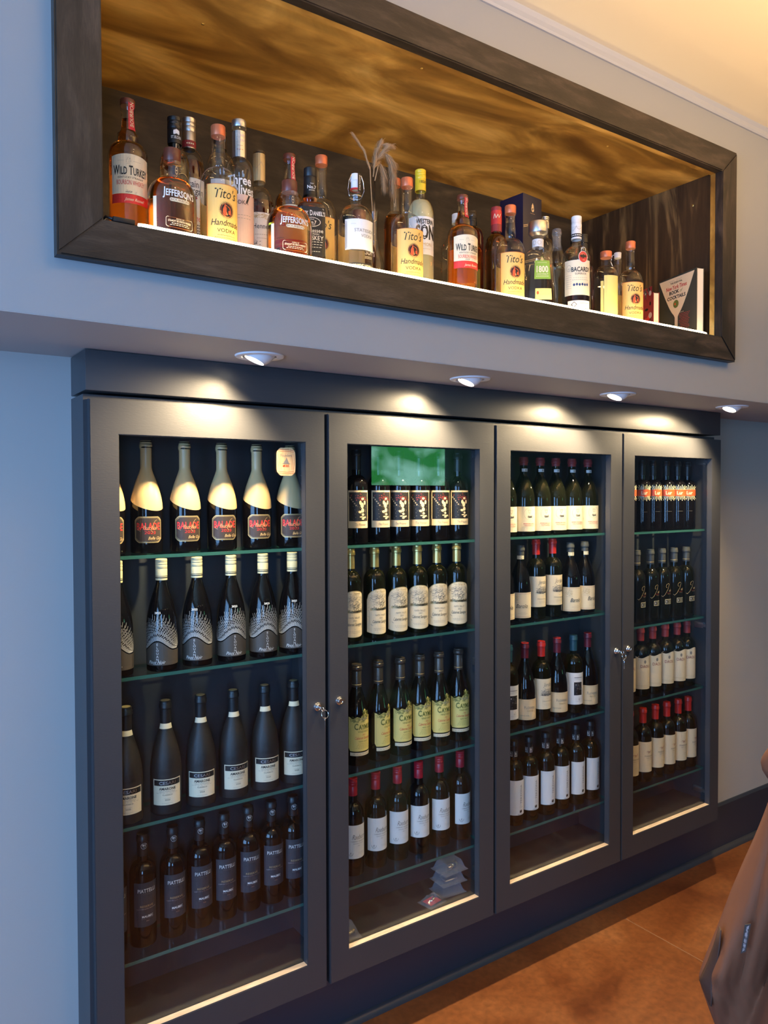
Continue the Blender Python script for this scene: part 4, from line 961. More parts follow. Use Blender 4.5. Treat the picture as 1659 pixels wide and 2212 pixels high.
# --- golden-labelled vodka
def titos(x, y, H, R, desc, level, rot, name='vodka_bottle', grp='golden label vodka bottles in the niche', red=False):
    prof = profile(H-.012, R, H*.515, H*.665, .0150, 'dome', bulb=.0015)
    def deco(t, mk):
        s = mk(); W = R*1.02; lo, hi = .020, H*.50
        s.grid(-W, W, lo, hi, 'titedge', 1); s.grid(-W+.0022, W-.0010, lo, hi-.0015, 'titlab', 2); cz = lo+(hi-lo)
        s.text("Tito's", .003, hi-.022, .023, 'ink', 4, .78, shear=.28, maxw=R*1.45)
        c = (lo+hi)/2+.0065; n = 44
        for i in range(n):
            a = 2*PI*i/n; s.line([(.004+.0175*math.cos(a), c+.0185*math.sin(a)), (.004+.0200*math.cos(a), c+.0210*math.sin(a))], .0006, 'ink', 3)
        s.disc(.004, c, .0170, .0180, 'ink', 3, 28); s.disc(.004, c, .0152, .0162, 'titdisc', 4, 28); s.disc(.004, c, .0142, .0152, 'ink', 5, 28)
        s.poly([(-.004, c-.014), (-.006, c-.009), (-.006, c+.001), (-.004, c+.006), (-.0022, c+.009), (-.0022, c+.013), (.0006, c+.013), (.0006, c+.009), (.003, c+.004), (.003, c-.010), (.002, c-.014)], [tuple(range(11))], 'titdisc', 6)
        s.line([(.0, c+.012), (.011, c+.006), (.013, c-.002)], .0022, 'titdisc', 6); s.grid(.0075, .0140, c-.010, c-.001, 'titdisc', 6)
        s.text('Handmade', .003, lo+.0435, .0150, 'ink', 4, .80, shear=.28, maxw=R*1.75); s.text('VODKA', .004, lo+.0245, .0088, 'ink', 4, 1.15, maxw=R*1.05); s.small(.004, lo+.0130, .045, 'ink', .0012, n=12); s.small(.004, lo+.0075, .058, 'ink', .0010, n=14); s.build('front_label', t)
    def ex(t):
        # back label seen through the glass
        s = Sheet(wrap(prof, R-.0012, section(R, .015))); W = R*1.35; a0 = PI*R
        s.grid(a0-W, a0+W, .024, H*level-.001, 'backpaper', 0)
        for i in range(4): s.small(a0, .040+i*.013, W*.9, 'goldink', .0010, 1, n=6)
        s.build('back_label', t)
    return spirit(name, x, y, H, prof, R, .0150, desc, 'water', level, rot, capspec=('cap', plug(.0175, H-.026, H, .003), 'copper'), deco=deco, extra=ex, group=grp)
# --- kentucky bourbon with the red strip
def turkey(x, y, H, R, desc, level, rot):
    prof = profile(H-.006, R, H*.605, H*.69, .0225, 'dome')
    k = [p for p in prof if p[1] <= H*.69+1e-6]
    prof = k+[(.0225, H*.70), (.0235, H*.715), (.0235, H*.755), (.0190, H*.772), (.0165, H*.80), (.0145, H*.87), (.0140, H*.92), (.0160, H*.93), (.0165, H*.965), (.0150, H*.975), (.0145, H*.981), (0, H*.981)]
    def deco(t, mk):
        s = mk(); W = R*1.05; lo, hi = .098, H*.555; s.grid(-W, W, lo, lambda a: hi+.006*math.cos(a/W*1.3), 'cream', 1); s.grid(-W, W, lo-.021, lo-.0008, 'redink', 1)
        s.scrib(-.006, hi-.012, .010, .018, 30, 'greyink', .0005, 3, 2); s.small(-.022, hi-.010, .014, n=4); s.small(.014, hi-.010, .018, n=4)
        s.caps(['WILD', 'TURKEY'], 0, hi-.041, .0205, 'ink', 4, .80, .02, .080, .82, .06)
        s.text('KENTUCKY STRAIGHT', 0, hi-.0475, .0042, 'ink', 4, 1, maxw=.058); s.text('BOURBON WHISKEY', 0, hi-.0585, .0105, 'redink', 4, .62, maxw=.064); s.scrib(-.002, lo+.004, .022, .004, 24, 'greyink', .0005, 3, 4)
        s.text('James Russell', .008, lo-.012, .0070, 'cream', 4, .8, shear=.5); s.small(-.026, lo-.012, .012, 'maroonink', n=3); s.build('front_label', t)
        s2 = Sheet(lambda a, z, l: ((radius_fn(prof)(z)+.0012+.0002*l)*math.sin(a/.016+R_(24)), -(radius_fn(prof)(z)+.0012+.0002*l)*math.cos(a/.016+R_(24)), z))
        s2.grid(-.0075, .0075, H*.775, H*.992, 'redstrip', 1, 12); s2.text('BOURBON', 0, H*.885, .0085, 'cream', 3, 1.1, vert=True, maxw=H*.17); s2.build('seal_strip', t)
    def ex(t):
        s = Sheet(wrap(prof, R-.0012, section(R, .0225))); a0 = PI*R; s.grid(a0-R*.8, a0+R*.8, .05, H*.5, 'backpaper', 0); s.build('back_label', t)
    return spirit('bourbon_bottle', x, y, H, prof, R, .0225, desc, 'amber', level, rot, capspec=('stopper', plug(.0168, H*.955, H, .002), 'brownwood'), deco=deco, extra=ex, group='red strip bourbon bottles in the niche')
# --- rounded bourbon with white lettering
def jeff(x, y, H, R, desc, rot, liq='deepamber'):
    prof = profile(H-.030, R, H*.44, H*.675, .0200, 'dome', lip=False); prof = [p for p in prof if p[1] <= H*.675]+[(.0200, H*.69), (.0190, H*.80), (.0225, H*.81), (.0225, H*.855), (.0180, H*.86), (0, H*.86)]
    def deco(t, mk):
        s = mk(); z = H*.47
        s.caps(["JEFFERSON'S"], 0, z-.0085, .0190, 'white', 4, .85, .02, .080, .78, .16)
        s.grid(-.020, .020, z-.0205, z-.0125, 'cream', 3); s.disc(-.020, z-.0165, .004, .004, 'cream', 3, 12); s.disc(.020, z-.0165, .004, .004, 'cream', 3, 12); s.text('BOURBON', 0, z-.0165, .0050, 'brownwood', 5, 1.3)
        s.build('front_print', t); s = mk(); a, b, c, d = -.030, .030, .022, .044
        s.line([(a, c), (b, c), (b+.003, c+.003), (b+.003, d-.003), (b, d), (a, d), (a-.003, d-.003), (a-.003, c+.003), (a, c)], .0008, 'cream', 3)
        s.text('BLEND OF', 0, .0405, .0028, 'cream', 4, 1); s.text('STRAIGHT BOURBON WHISKEY', 0, .0355, .0046, 'cream', 4, .85, maxw=.056); s.small(0, .0300, .040, 'cream', .0012, 4); s.small(0, .0262, .048, 'cream', .0008, 4); s.build('lower_print', t)
        s = mk(); s.grid(-R*1.16, -R*.98, .012, H*.42, 'cream', 1); s.build('side_label', t)
        s = mk(); s.grid(-.022, .022, H*.70, H*.80, 'slate', 3); s.ring(.004, H*.75, .009, .009, .0012, 'steel', 5, 20); s.small(.004, H*.75, .010, 'steel', .002, 5, n=3); s.build('neck_label', t)
    return spirit('bourbon_bottle', x, y, H, prof, R, .0200, desc, liq, .665, rot, sy=.72, capspec=('stopper', plug(.0195, H*.862, H, .0015), 'brownwood'), deco=deco, group='rounded bourbon bottles in the niche')
turkey(.521, -.215, .328, .0440, 'bourbon bottle with red neck strip, at far left of niche', .86, 8)
jeff(.604, -.276, .212, .0580, 'squat rounded bourbon bottle at far left, beside the red strip bottle', 24)
def deco(t, mk):
    s = mk(); s.disc(.010, .165, .021, .030, 'ink', 2, 26); s.ring(.010, .165, .0225, .0315, .0010, 'goldink', 3, 26); s.disc(.007, .170, .0095, .0095, 'peach', 4, 18); s.disc(.007, .176, .0080, .0045, 'maroonink', 5, 14); s.disc(.016, .158, .0075, .0075, 'creamcap', 6, 14); s.disc(.009, .154, .0058, .0050, 'cream', 7, 12); s.build('front_label', t)
    s = Sheet(wrap([(.0172, 0), (.0172, 1)], .0172, section(.1, .02))); s.text('ST.ELDER', 0, .289, .0065, 'white', 2, .95, maxw=.026)
    for k in (-2, -1, 0, 1, 2): s.disc(k*.0028, .303-abs(k)*.0012, .0019, .0060, 'white', 2, 10)
    s.build('cap_print', t)
P = profile(.340, .0370, .215, .262, .0150, 'dome')
spirit('liqueur_bottle', .649, -.165, .342, P, .037, .015, 'golden liqueur bottle with black cap and peach emblem, behind the squat bourbon', 'golden', .72, 16, capspec=('cap', sc(.0172, .276, .342), 'black'), deco=deco)
def deco(t, mk):
    s = mk(); W = .042; s.grid(-W, W, .050, .218, 'paper', 1); s.text('Captain', -.008, .203, .0180, 'ink', 4, .72, shear=.1); s.text('Morgan', .006, .186, .0180, 'ink', 4, .72, shear=.1); s.line([(-.03, .150), (.03, .158)], .0016, 'greyink', 3); s.disc(.0, .168, .016, .006, 'maroonink', 3, 14); s.text('Spiced', .004, .118, .016, 'redink', 4, .8, shear=.3)
    for i in range(6): s.small(.004, .100-.007*i, .045, 'ink', .0022, 4)
    s.build('front_label', t)
P = profile(.381, .0400, .235, .300, .0160, 'dome')
def ex(t):
    s = Sheet(wrap([(.0172, 0), (.0172, 1)], .0172, section(.1, .02))); s.grid(-.05, .05, .305, .322, 'maroonink', 2); s.small(.002, .3135, .020, 'cream', .003, 4, n=4); s.build('neck_band', t)
spirit('rum_bottle', .710, -.100, .381, P, .040, .016, 'dark spiced rum bottle with silver cap, behind the peach emblem bottle', 'redamber', .70, 6, capspec=('cap', sc(.0172, .303, .382), 'steel'), deco=deco, extra=ex)
titos(.728, -.250, .309, .0445, 'golden-labelled vodka bottle, leftmost of its kind, right of squat bourbon', .415, 20)
def deco(t, mk):
    s = mk(); W = .040; s.grid(-W, W, .045, .235, 'paper', 1); s.text('one', .018, .165, .018, 'ink', 4, .8); s.small(.016, .145, .02, 'ink', .001, 4, n=3); s.line([(.034, .06), (.034, .225)], .0012, 'maroonink', 3); s.build('front_label', t)
P = profile(.381, .0410, .250, .315, .0155, 'dome')
spirit('vodka_bottle', .797, -.095, .381, P, .041, .0155, 'clear vodka bottle with tall black cap, behind leftmost golden-labelled bottle', 'water', .6, 20, capspec=('cap', sc(.0172, .325, .382), 'black'), deco=deco)
def deco(t, mk):
    s = mk(); W = .040; s.grid(-W, W, .040, .170, 'pinklab', 1); s.text('Three', -.006, .206, .024, 'white', 4, .75, bold=.02); s.text('Olives', .002, .182, .024, 'white', 4, .75, bold=.02); s.line([(.016, .235), (.010, .205), (.022, .175), (.012, .150)], .005, 'ink', 3); s.text('VODKA', -.006, .150, .010, 'ink', 4, .9); s.line([(-.03, .128), (.036, .128)], .0008, 'greyink', 3); s.small(0, .118, .05, 'greyink', .001); s.small(0, .110, .05, 'greyink', .001); s.build('front_label', t)
    s = Sheet(wrap([(.0172, 0), (.0172, 1)], .0172, section(.1, .02))); s.grid(-.05, .05, .272, .338, 'steel', 1); s.text('Three', 0, .327, .008, 'white', 3, .8); s.text('Olives', 0, .315, .008, 'white', 3, .8); s.small(0, .300, .014, 'greyink', .001, 3, n=3); s.small(0, .290, .018, 'maroonink', .001, 3, n=3); s.build('neck_label', t)
P = profile(.365, .0370, .225, .270, .0165, 'dome')
spirit('vodka_bottle', .810, -.188, .367, P, .037, .0165, 'clear ribbed vodka bottle with silver cap and pale pink label', 'water', .62, 10, capspec=('cap', plug(.0185, .349, .368), 'steel'), deco=deco)
def deco(t, mk):
    s = mk(); W = .044; s.grid(-W, W, .062, .158, 'paper', 1); s.text('Hennessy', .004, .122, .0135, 'ink', 4, .8, maxw=.060); s.scrib(0, .147, .05, .012, 60, 'goldink', .0008, 3, 3); s.small(0, .100, .04, 'greyink', .001); s.small(0, .090, .03, 'greyink', .001); s.scrib(-.018, .078, .02, .012, 24, 'slate', .001, 3, 4); s.build('front_label', t)
    s = Sheet(wrap([(.0162, 0), (.0162, 1)], .0162, section(.1, .02))); s.grid(-.05, .05, .250, .323, 'goldink', 1); s.line([(-.012, .282), (-.002, .292), (.002, .300), (.008, .288)], .0008, 'greyink', 3); s.build('neck_foil', t)
P = profile(.332, .0390, .175, .235, .0148, 'bordeaux')
spirit('cognac_bottle', .893, -.130, .347, P, .039, .0148, 'cognac bottle with gold neck foil and small black cap, left of centre', 'redamber', .56, 12, capspec=('cap', sc(.0150, .309, .328), 'black'), deco=deco)
jeff(.908, -.276, .207, .0600, 'squat rounded bourbon bottle, just right of the gold neck foil bottle', 20, 'amber')
turkey(.988, -.122, .350, .0405, 'bourbon bottle with red neck strip, standing behind a squat rounded bourbon', .80, 18)
def deco(t, mk):
    s = mk(); W = .036; s.grid(-W, W, .040, .170, 'ink', 1); s.line([(-W+.003, .045), (-W+.003, .158), (-.026, .166), (.026, .166), (W-.003, .158), (W-.003, .045)], .0009, 'white', 2)
    s.caps(['JACK', "DANIEL'S"], 0, .147, .0135, 'white', 4, .8, .02, .062); s.ring(0, .130, .020, .0125, .0012, 'white', 3, 26); s.text('OLD', 0, .137, .0035, 'white', 4); s.text('No.7', 0, .1295, .0080, 'white', 4, .9, bold=.02); s.text('BRAND', 0, .1222, .0032, 'white', 4)
    s.text('Tennessee', 0, .108, .0105, 'white', 4, .8, maxw=.056); s.text('SOUR MASH', 0, .0985, .0042, 'white', 4, 1); s.text('WHISKEY', 0, .0885, .0115, 'white', 4, .8, maxw=.052); s.small(0, .078, .052, 'white', .0014, 4); s.small(0, .071, .05, 'white', .001, 4); s.small(0, .064, .046, 'white', .001, 4); s.small(0, .053, .04, 'white', .001, 4); s.build('front_label', t)
    s = Sheet(wrap([(.0172, 0), (.0190, .25), (.0172, 1)], .0172, section(.1, .02))); s.text('No.7', .002, .229, .0085, 'white', 4, .9, bold=.02); s.text('OLD', .002, .238, .003, 'white', 4); s.text('BRAND', .002, .2205, .003, 'white', 4); s.build('neck_print', t)
P = profile(.280, .0375, .175, .190, .0180, 'dome'); P = [p for p in P if p[1] <= .190]+[(.0195, .198), (.0205, .205), (.0170, .212), (.0155, .272), (0, .274)]
def jcap(bm): lathe_bm(bm, [(.0192, .209), (.0180, .214), (.0172, .250), (.0172, .258), (.0164, .2595), (.0172, .261), (.0170, .282), (.0155, .284), (0, .284)], 32)
spirit('whiskey_bottle', 1.003, -.212, .290, P, .0375, .0180, 'square black-labelled whiskey bottle with black cap', 'deepamber', .70, 8, sq=5, capspec=('cap', jcap, 'black'), deco=deco)
titos(1.085, -.130, .366, .0430, 'golden-labelled vodka bottle behind the square black-labelled whiskey', .415, -2)
def deco(t, mk):
    s = mk(); W = .047; s.grid(-W, W, .066, .147, 'paper', 1); s.line([(-W+.003, .069), (W-.003, .069), (W-.003, .144), (-W+.003, .144), (-W+.003, .069)], .0016, 'greycap', 3); s.line([(-W+.006, .072), (W-.006, .072), (W-.006, .141), (-W+.006, .141), (-W+.006, .072)], .0006, 'greycap', 3)
    s.text('STATESIDE', .010, .117, .0085, 'greyink', 4, 1.05, maxw=.060); s.line([(-.018, .1105), (.038, .1105)], .0007, 'greyink', 4); s.text('VODKA', .016, .103, .0085, 'greyink', 4, 1.0, maxw=.036); s.small(-.022, .1335, .014, n=4); s.small(-.014, .0775, .026, n=6); s.build('front_label', t)
    s = mk(); s.grid(-.048, .048, .014, .030, 'ink', 1); s.text('STATESIDE VODKA', .0, .022, .0100, 'cream', 3, 1, maxw=.086); s.build('base_band', t)
    a0 = PI*.048; s = Sheet(wrap(P, .0468, section(.0468, .015))); s.grid(a0-.046, a0+.046, .04, .125, 'backpaper', 0); s.build('back_label', t)
    bm = bmesh.new(); lathe_bm(bm, [(0, .240), (.0115, .241), (.0128, .246), (.0128, .262), (.0145, .264), (.0145, .276), (.0125, .282), (0, .283)], 28); from_bm('stopper', bm, 'whitecap', t, 40)
    bm = bmesh.new(); lathe_bm(bm, [(.0118, .238), (.0150, .239), (.0150, .2425), (.0118, .2435)], 28); from_bm('rubber_washer', bm, 'redink', t, 40)
    for sx in (-1, 1):
        bm = bmesh.new(); tube(bm, [(sx*.003, -.002, .280), (sx*.014, -.006, .279), (sx*.021, -.006, .262), (sx*.023, -.004, .238), (sx*.019, 0, .226), (sx*.0165, 0, .222)], .0011, 8); from_bm('wire_bail', bm, 'chrome', t, 60)
    bm = bmesh.new(); pts = [(.017*math.cos(a), .017*math.sin(a), .221) for a in [k*2*PI/24 for k in range(24)]]; tube(bm, pts, .0010, 6, closed=True); from_bm('wire_collar', bm, 'chrome', t, 60)
    s = Sheet(wrap([(.0150, 0), (.0150, 1)], .0150, section(.1, .02))); s.grid(.001, .015, .232, .282, 'ink', 1); s.text('STATESIDE', .008, .257, .006, 'cream', 3, 1, vert=True, maxw=.044); s.build('seal_strip', t)
P = profile(.262, .0480, .150, .196, .0150, 'dome', lip=False); P = [p for p in P if p[1] <= .196]+[(.0150, .199), (.0160, .214), (.0172, .216), (.0172, .226), (.0150, .230), (.0150, .238), (0, .238)]
spirit('vodka_bottle', 1.123, -.250, .282, P, .0480, .0150, 'round vodka bottle with wire swing-top and square white label', 'water', .42, 20, deco=deco)
# dried pampas grass in a slim glass vase behind it
gz = lambda x: Z0+.590+SL*(x-1.59)+.0006
t = empty('dried_grass_vase', (1.292, -.085, gz(1.292)), 'dried feathery grass in a slim glass vase, right of the swing-top bottle', 'dried grass')
bm = bmesh.new(); lathe_bm(bm, [(0, 0), (.030, 0), (.034, .01), (.034, .10), (.020, .15), (.0135, .19), (.0145, .262), (.017, .266), (.0125, .264), (.0115, .19), (0, .05)], 28); from_bm('vase', bm, 'clear', t, 40)
bm = bmesh.new(); R = random.Random(11)
for dx, top in ((-.004, .40), (.002, .42), (.006, .41)): tube(bm, [(dx, 0, .06), (dx*.8, 0, .26), (dx*1.5-.004, 0, top-.05), (dx*3, 0, top)], .0016, 5)
from_bm('stems', bm, 'straw', t, 60)
def plume(pts, n, L, w_):
    bm = bmesh.new(); P = [Vector(p) for p in pts]
    for i in range(n):
        u = R.random()*(len(P)-1); k = int(u); f = u-k; p = P[k].lerp(P[min(k+1, len(P)-1)], f); d = (P[min(k+1, len(P)-1)]-P[k]).normalized(); s_ = Vector((R.uniform(-1, 1), R.uniform(-1, 1), R.uniform(-.6, .3))).normalized()
        q = p+d*L*R.uniform(.5, 1)+s_*w_*R.uniform(.3, 1); q2 = q+d*L*.5+Vector((0, 0, -L*.35)); n_ = d.cross(s_).normalized()*.00045
        a, b, c, e_ = bm.verts.new(p-n_), bm.verts.new(p+n_), bm.verts.new(q+n_), bm.verts.new(q2); g_ = bm.verts.new(q-n_); bm.faces.new((a, b, c, g_)); bm.faces.new((g_, c, e_))
    o = from_bm('plume', bm, 'straw', t); o['kind'] = 'stuff'
plume([(-.01, 0, .385), (-.030, .0, .435), (-.052, .0, .460), (-.064, 0, .472)], 500, .020, .006)
plume([(0, 0, .39), (.010, .0, .440), (.024, .0, .474), (.050, .0, .478)], 800, .024, .014)
plume([(.010, 0, .42), (.032, -.01, .452), (.054, -.01, .432), (.064, -.01, .395), (.066, -.01, .352)], 1100, .026, .016)
plume([(.004, 0, .40), (.022, .01, .430), (.040, .01, .405), (.046, .01, .370)], 800, .024, .014)
jeff(1.215, -.125, .240, .0520, 'squat dark bourbon bottle hidden behind the swing-top vodka', 26)
P = profile(.231, .030, .12, .19, .012, 'burgundy')
def deco(t, mk):
    s = Sheet(wrap(P, .02, section(.1, .02))); s.grid(-.03, .03, .170, .212, 'redink', 1); s.build('neck_label', t)
spirit('liqueur_bottle', 1.222, -.050, .250, profile(.25, .030, .12, .2, .012, 'burgundy'), .030, .012, 'small dark bottle with black cap, beside the dried grass', None, 1, 10, solid='wine', capspec=('cap', plug(.0165, .235, .252, .004), 'black'))
titos(1.297, -.250, .311, .0460, 'golden-labelled vodka bottle, in front of the yellow-capped bottle', .415, 20)
P = profile(.365, .036, .22, .27, .0145, 'dome')
spirit('vodka_bottle', 1.372, -.085, .380, profile(.37, .036, .23, .28, .0145, 'dome'), .036, .0145, 'copper-capped bottle hidden behind the middle golden-labelled vodka', 'amber', .7, 0, capspec=('cap', plug(.0175, .358, .382, .003), 'copper'))
def deco(t, mk):
    s = mk(); W = .046; s.grid(-W, W, .125, .238, 'whitecap', 1); s.text('WESTERN', .010, .223, .0135, 'ink', 4, .75, bold=.03, maxw=.056); s.text('SON', .012, .192, .040, 'ink', 4, .62, bold=.04, maxw=.062); s.text('LEMON', .010, .155, .010, 'goldink', 4, .9); s.small(.010, .142, .036, 'goldink', .001); s.build('front_label', t)
    s = Sheet(wrap([(.0166, 0), (.0166, 1)], .0166, section(.1, .02))); s.text('1850', .006, .350, .0085, 'ink', 3, .9); s.build('cap_print', t)
P = profile(.380, .0410, .245, .300, .0142, 'dome')
spirit('vodka_bottle', 1.410, -.165, .387, P, .041, .0142, 'cloudy lemon vodka bottle with bright yellow screw cap', 'lemon', .76, 6, capspec=('cap', sc(.0166, .325, .389), 'limecap'), deco=deco)
turkey(1.502, -.252, .305, .0450, 'bourbon bottle with red neck strip, third and rightmost of its kind', .84, 26)
def deco(t, mk):
    s = mk(); W = .034; s.grid(-W, W, .05, .175, 'paper', 1); s.text('BEEFEATER', .006, .163, .0110, 'redink', 4, .8, bold=.02, maxw=.056); s.grid(-W, W, .14, .150, 'redink', 3); s.build('front_label', t)
P = profile(.290, .0460, .200, .255, .0150, 'line')
spirit('gin_bottle', 1.583, -.130, .300, P, .044, .0150, 'clear square-shouldered gin bottle behind the rightmost red strip bourbon', 'water', .4, 20, sq=4.5, capspec=('cap', sc(.0165, .272, .302), 'whitecap'), deco=deco)
P = profile(.352, .0410, .260, .300, .0150, 'dome')
def deco(t, mk):
    s = mk(); s.grid(-.045, .045, .06, .15, 'olive', 1); s.small(0, .12, .05, 'cream', .003, 3, n=6); s.build('front_label', t)
spirit('whiskey_bottle', 1.697, -.070, .360, P, .041, .015, 'dark whiskey bottle with black cap, behind the clear gin bottle', 'redamber', .8, -20, capspec=('cap', sc(.0172, .300, .332), 'black'), deco=deco)
def deco(t, mk):
    s = Sheet(wrap([(.0172, 0), (.0172, 1)], .0172, section(.1, .02))); s.grid(-.05, .05, .262, .285, 'maroonink', 1); s.grid(-.05, .05, .2852, .330, 'redink', 1); s.text('Dubonnet', .002, .312, .008, 'cream', 3, .8, shear=.3, maxw=.028) if False else s.line([(-.012, .303), (-.008, .318), (-.004, .304), (.002, .316), (.006, .305), (.012, .318)], .0018, 'cream', 3); s.build('neck_foil', t)
P = profile(.338, .0390, .205, .255, .0150, 'dome')
spirit('whiskey_bottle', 1.725, -.160, .341, P, .039, .015, 'amber whiskey bottle with red foil cap, left of the navy box', 'amber', .76, 10, capspec=('cap', plug(.0172, .326, .343), 'maroonink'), deco=deco)
titos(1.684+.010, -.258, .312, .0445, 'golden-labelled vodka bottle standing in front of the navy blue box', .415, 16)
# navy gift box
t = empty('gift_box', (1.862, -.130, gz(1.86)), 'tall navy blue whisky gift box with gold stripes', 'box', None, R_(6))
bm = bmesh.new(); box(bm, -.046, .052, -.050, .050, 0, .405, 0, .0012); from_bm('carton', bm, 'bluebox', t, 30)
s = Sheet(lambda a, z, l: (a, -.0502-.0002*l, z), .02)
s.line([(-.044, .298), (.050, .331)], .0016, 'palegold', 2); s.line([(-.044, .293), (.050, .326)], .0012, 'palegold', 2); s.line([(-.044, .178), (.050, .211)], .0016, 'palegold', 2); s.line([(-.044, .173), (.050, .206)], .0012, 'palegold', 2)
s.disc(.004, .362, .0075, .0105, 'palegold', 2, 8); s.poly([(-.002, .371), (.004, .382), (.010, .371)], [(0, 1, 2)], 'palegold', 2); s.small(.004, .3465, .024, 'palegold', .0010, 2, n=6); s.disc(.002, .361, .002, .004, 'bluebox', 3, 8); s.disc(.0075, .363, .002, .003, 'bluebox', 3, 8)
for i in range(5): s.small(.03, .262-.012*i, .026, 'palegold', .0007, 2, n=5)
s.build('gold_print', t)
# coconut tequila, tapering body
def deco(t, mk):
    s = mk(); s.grid(-.018, .038, .096, .156, 'green', 1); s.poly([(.0, .154), (.010, .170), (.020, .154)], [(0, 1, 2)], 'green', 1); s.disc(.010, .160, .005, .006, 'goldink', 2, 8)
    s.text('1800', .010, .128, .0200, 'cream', 4, .8, bold=.03, maxw=.044); s.text('COCONUT', .010, .112, .0055, 'cream', 4, 1); s.small(.010, .105, .044, 'cream', .0018, 3); s.small(.010, .149, .036, 'cream', .001, 3); s.build('front_label', t)
    s = mk(); s.grid(-.014, .038, .030, .066, 'yellow', 1); s.text('Coconut', .016, .050, .0105, 'greyink', 4, .75, shear=.5, maxw=.030); s.disc(-.006, .052, .004, .006, 'titdisc', 3, 8); s.build('lower_label', t)
    s = Sheet(wrap([(.0180, 0), (.0180, 1)], .0180, section(.1, .02))); s.grid(-.05, .05, .207, .232, 'paper', 1); s.ring(.002, .220, .006, .007, .001, 'goldink', 3, 16); s.ring(-.014, .220, .006, .007, .001, 'goldink', 3, 16); s.build('neck_label', t)
P = [(0, .004), (.044, .002), (.058, 0), (.0605, .006), (.0600, .02), (.054, .10), (.048, .165), (.044, .182), (.036, .194), (.024, .202), (.0185, .206), (.0170, .214), (.0170, .236), (.0215, .238), (.0215, .244), (0, .244)]
spirit('tequila_bottle', 1.828, -.246, .291, P, .0600, .0170, 'tapering tequila bottle with big silver stopper and green label', 'water', .60, 8, sq=3.2, sy=.7, capspec=('stopper', lambda bm: lathe_bm(bm, [(0, .243), (.020, .243), (.0300, .252), (.0312, .256), (.0312, .286), (.0295, .289), (0, .2905)], 36), 'steel'), deco=deco)
P = profile(.396, .036, .26, .32, .0155, 'dome')
spirit('vodka_bottle', 2.038, -.075, .396, P, .036, .0155, 'tall clear bottle with silver cap, mostly hidden behind the navy box', 'water', .5, 0, capspec=('cap', sc(.0172, .355, .398), 'steel'))
P = profile(.330, .036, .19, .275, .0140, 'burgundy')
spirit('liqueur_bottle', 2.020, -.150, .332, P, .036, .0140, 'amber bottle with clear plastic capsule, right of the navy box', 'golden', .62, 10, capspec=('capsule', lambda bm: capsule(bm, profile(.330, .036, .19, .275, .0140, 'burgundy'), .262, .331, .0012), 'poly'))
def deco(t, mk):
    s = mk(); W = .048; s.grid(-W, W, .066, .182, 'cream', 1); s.disc(.018, .192, .0165, .0200, 'paper', 3, 26); s.disc(.018, .192, .0150, .0185, 'redink', 4, 26); s.poly([(.006, .194), (.010, .199), (.0145, .197), (.018, .201), (.0215, .197), (.026, .199), (.030, .194), (.026, .189), (.022, .191), (.018, .186), (.014, .191), (.010, .189)], [tuple(range(12))], 'ink', 6)
    s.text('BACARDI', .010, .151, .0150, 'ink', 4, .85, bold=.02, maxw=.062); s.text('SUPERIOR', .010, .136, .0060, 'ink', 4, 1.1, maxw=.038); s.small(.010, .123, .05, 'greyink', .0008); s.small(.010, .116, .056, 'greyink', .0012, n=9)
    for i, c in enumerate(range(6)): s.disc(-.012+i*.009, .100+.001*(i % 2), .0040, .0048, 'blueink', 4, 6)
    s.ring(-.030, .156, .0085, .0110, .0008, 'greyink', 3, 18); s.scrib(-.030, .150, .012, .010, 22, 'greyink', .0007, 3, 2)
    for i in range(7): s.small(-.031, .132-.007*i, .022, 'greyink', .0008, n=4)
    s.build('front_label', t)
    s = mk(); s.grid(-.034, .046, .022, .048, 'paper', 1); s.poly([(-.022, .035), (-.012, .045), (-.002, .035), (-.012, .025)], [(0, 1, 2, 3)], 'ink', 3); s.poly([(-.019, .035), (-.012, .042), (-.005, .035), (-.012, .028)], [(0, 1, 2, 3)], 'paper', 4); s.small(.024, .039, .036, 'ink', .0014); s.small(.024, .031, .036, 'greyink', .0008); s.build('lower_label', t)
    s = Sheet(wrap([(.0172, 0), (.0172, 1)], .0172, section(.1, .02))); s.grid(-.05, .05, .268, .279, 'ink', 1); s.small(0, .2735, .040, 'whitecap', .003, 3, n=6); s.line([(-.014, .288), (-.006, .296), (-.002, .304), (.0, .296), (.008, .292), (.014, .298)], .0008, 'greyink', 3); s.build('cap_print', t)
P = profile(.332, .0470, .190, .238, .0155, 'dome')
spirit('rum_bottle', 2.002, -.255, .338, P, .0470, .0155, 'white rum bottle with white screw cap and red round badge', 'water', .66, 6, capspec=('cap', sc(.0172, .262, .339), 'whitecap'), deco=deco)
P = profile(.370, .037, .24, .29, .0155, 'dome')
spirit('rum_bottle', 2.205, -.070, .382, P, .037, .0155, 'taller of two black-capped bottles behind the white rum', 'redamber', .7, 0, capspec=('cap', sc(.0178, .335, .384), 'black'))
def deco(t, mk):
    s = Sheet(wrap([(.0166, 0), (.0166, 1)], .0166, section(.1, .02))); s.grid(-.05, .05, .238, .300, 'ink', 1); s.text('RUM', 0, .256, .007, 'white', 3, .9); s.disc(0, .276, .009, .011, 'steel', 3, 12); s.disc(.001, .277, .005, .006, 'ink', 4, 8); s.build('neck_label', t)
P = profile(.325, .0390, .19, .235, .0150, 'dome')
spirit('rum_bottle', 2.150, -.155, .331, P, .039, .0150, 'shorter of two black-capped bottles behind the white rum', 'redamber', .68, 4, capspec=('cap', sc(.0178, .303, .333), 'black'), deco=deco)
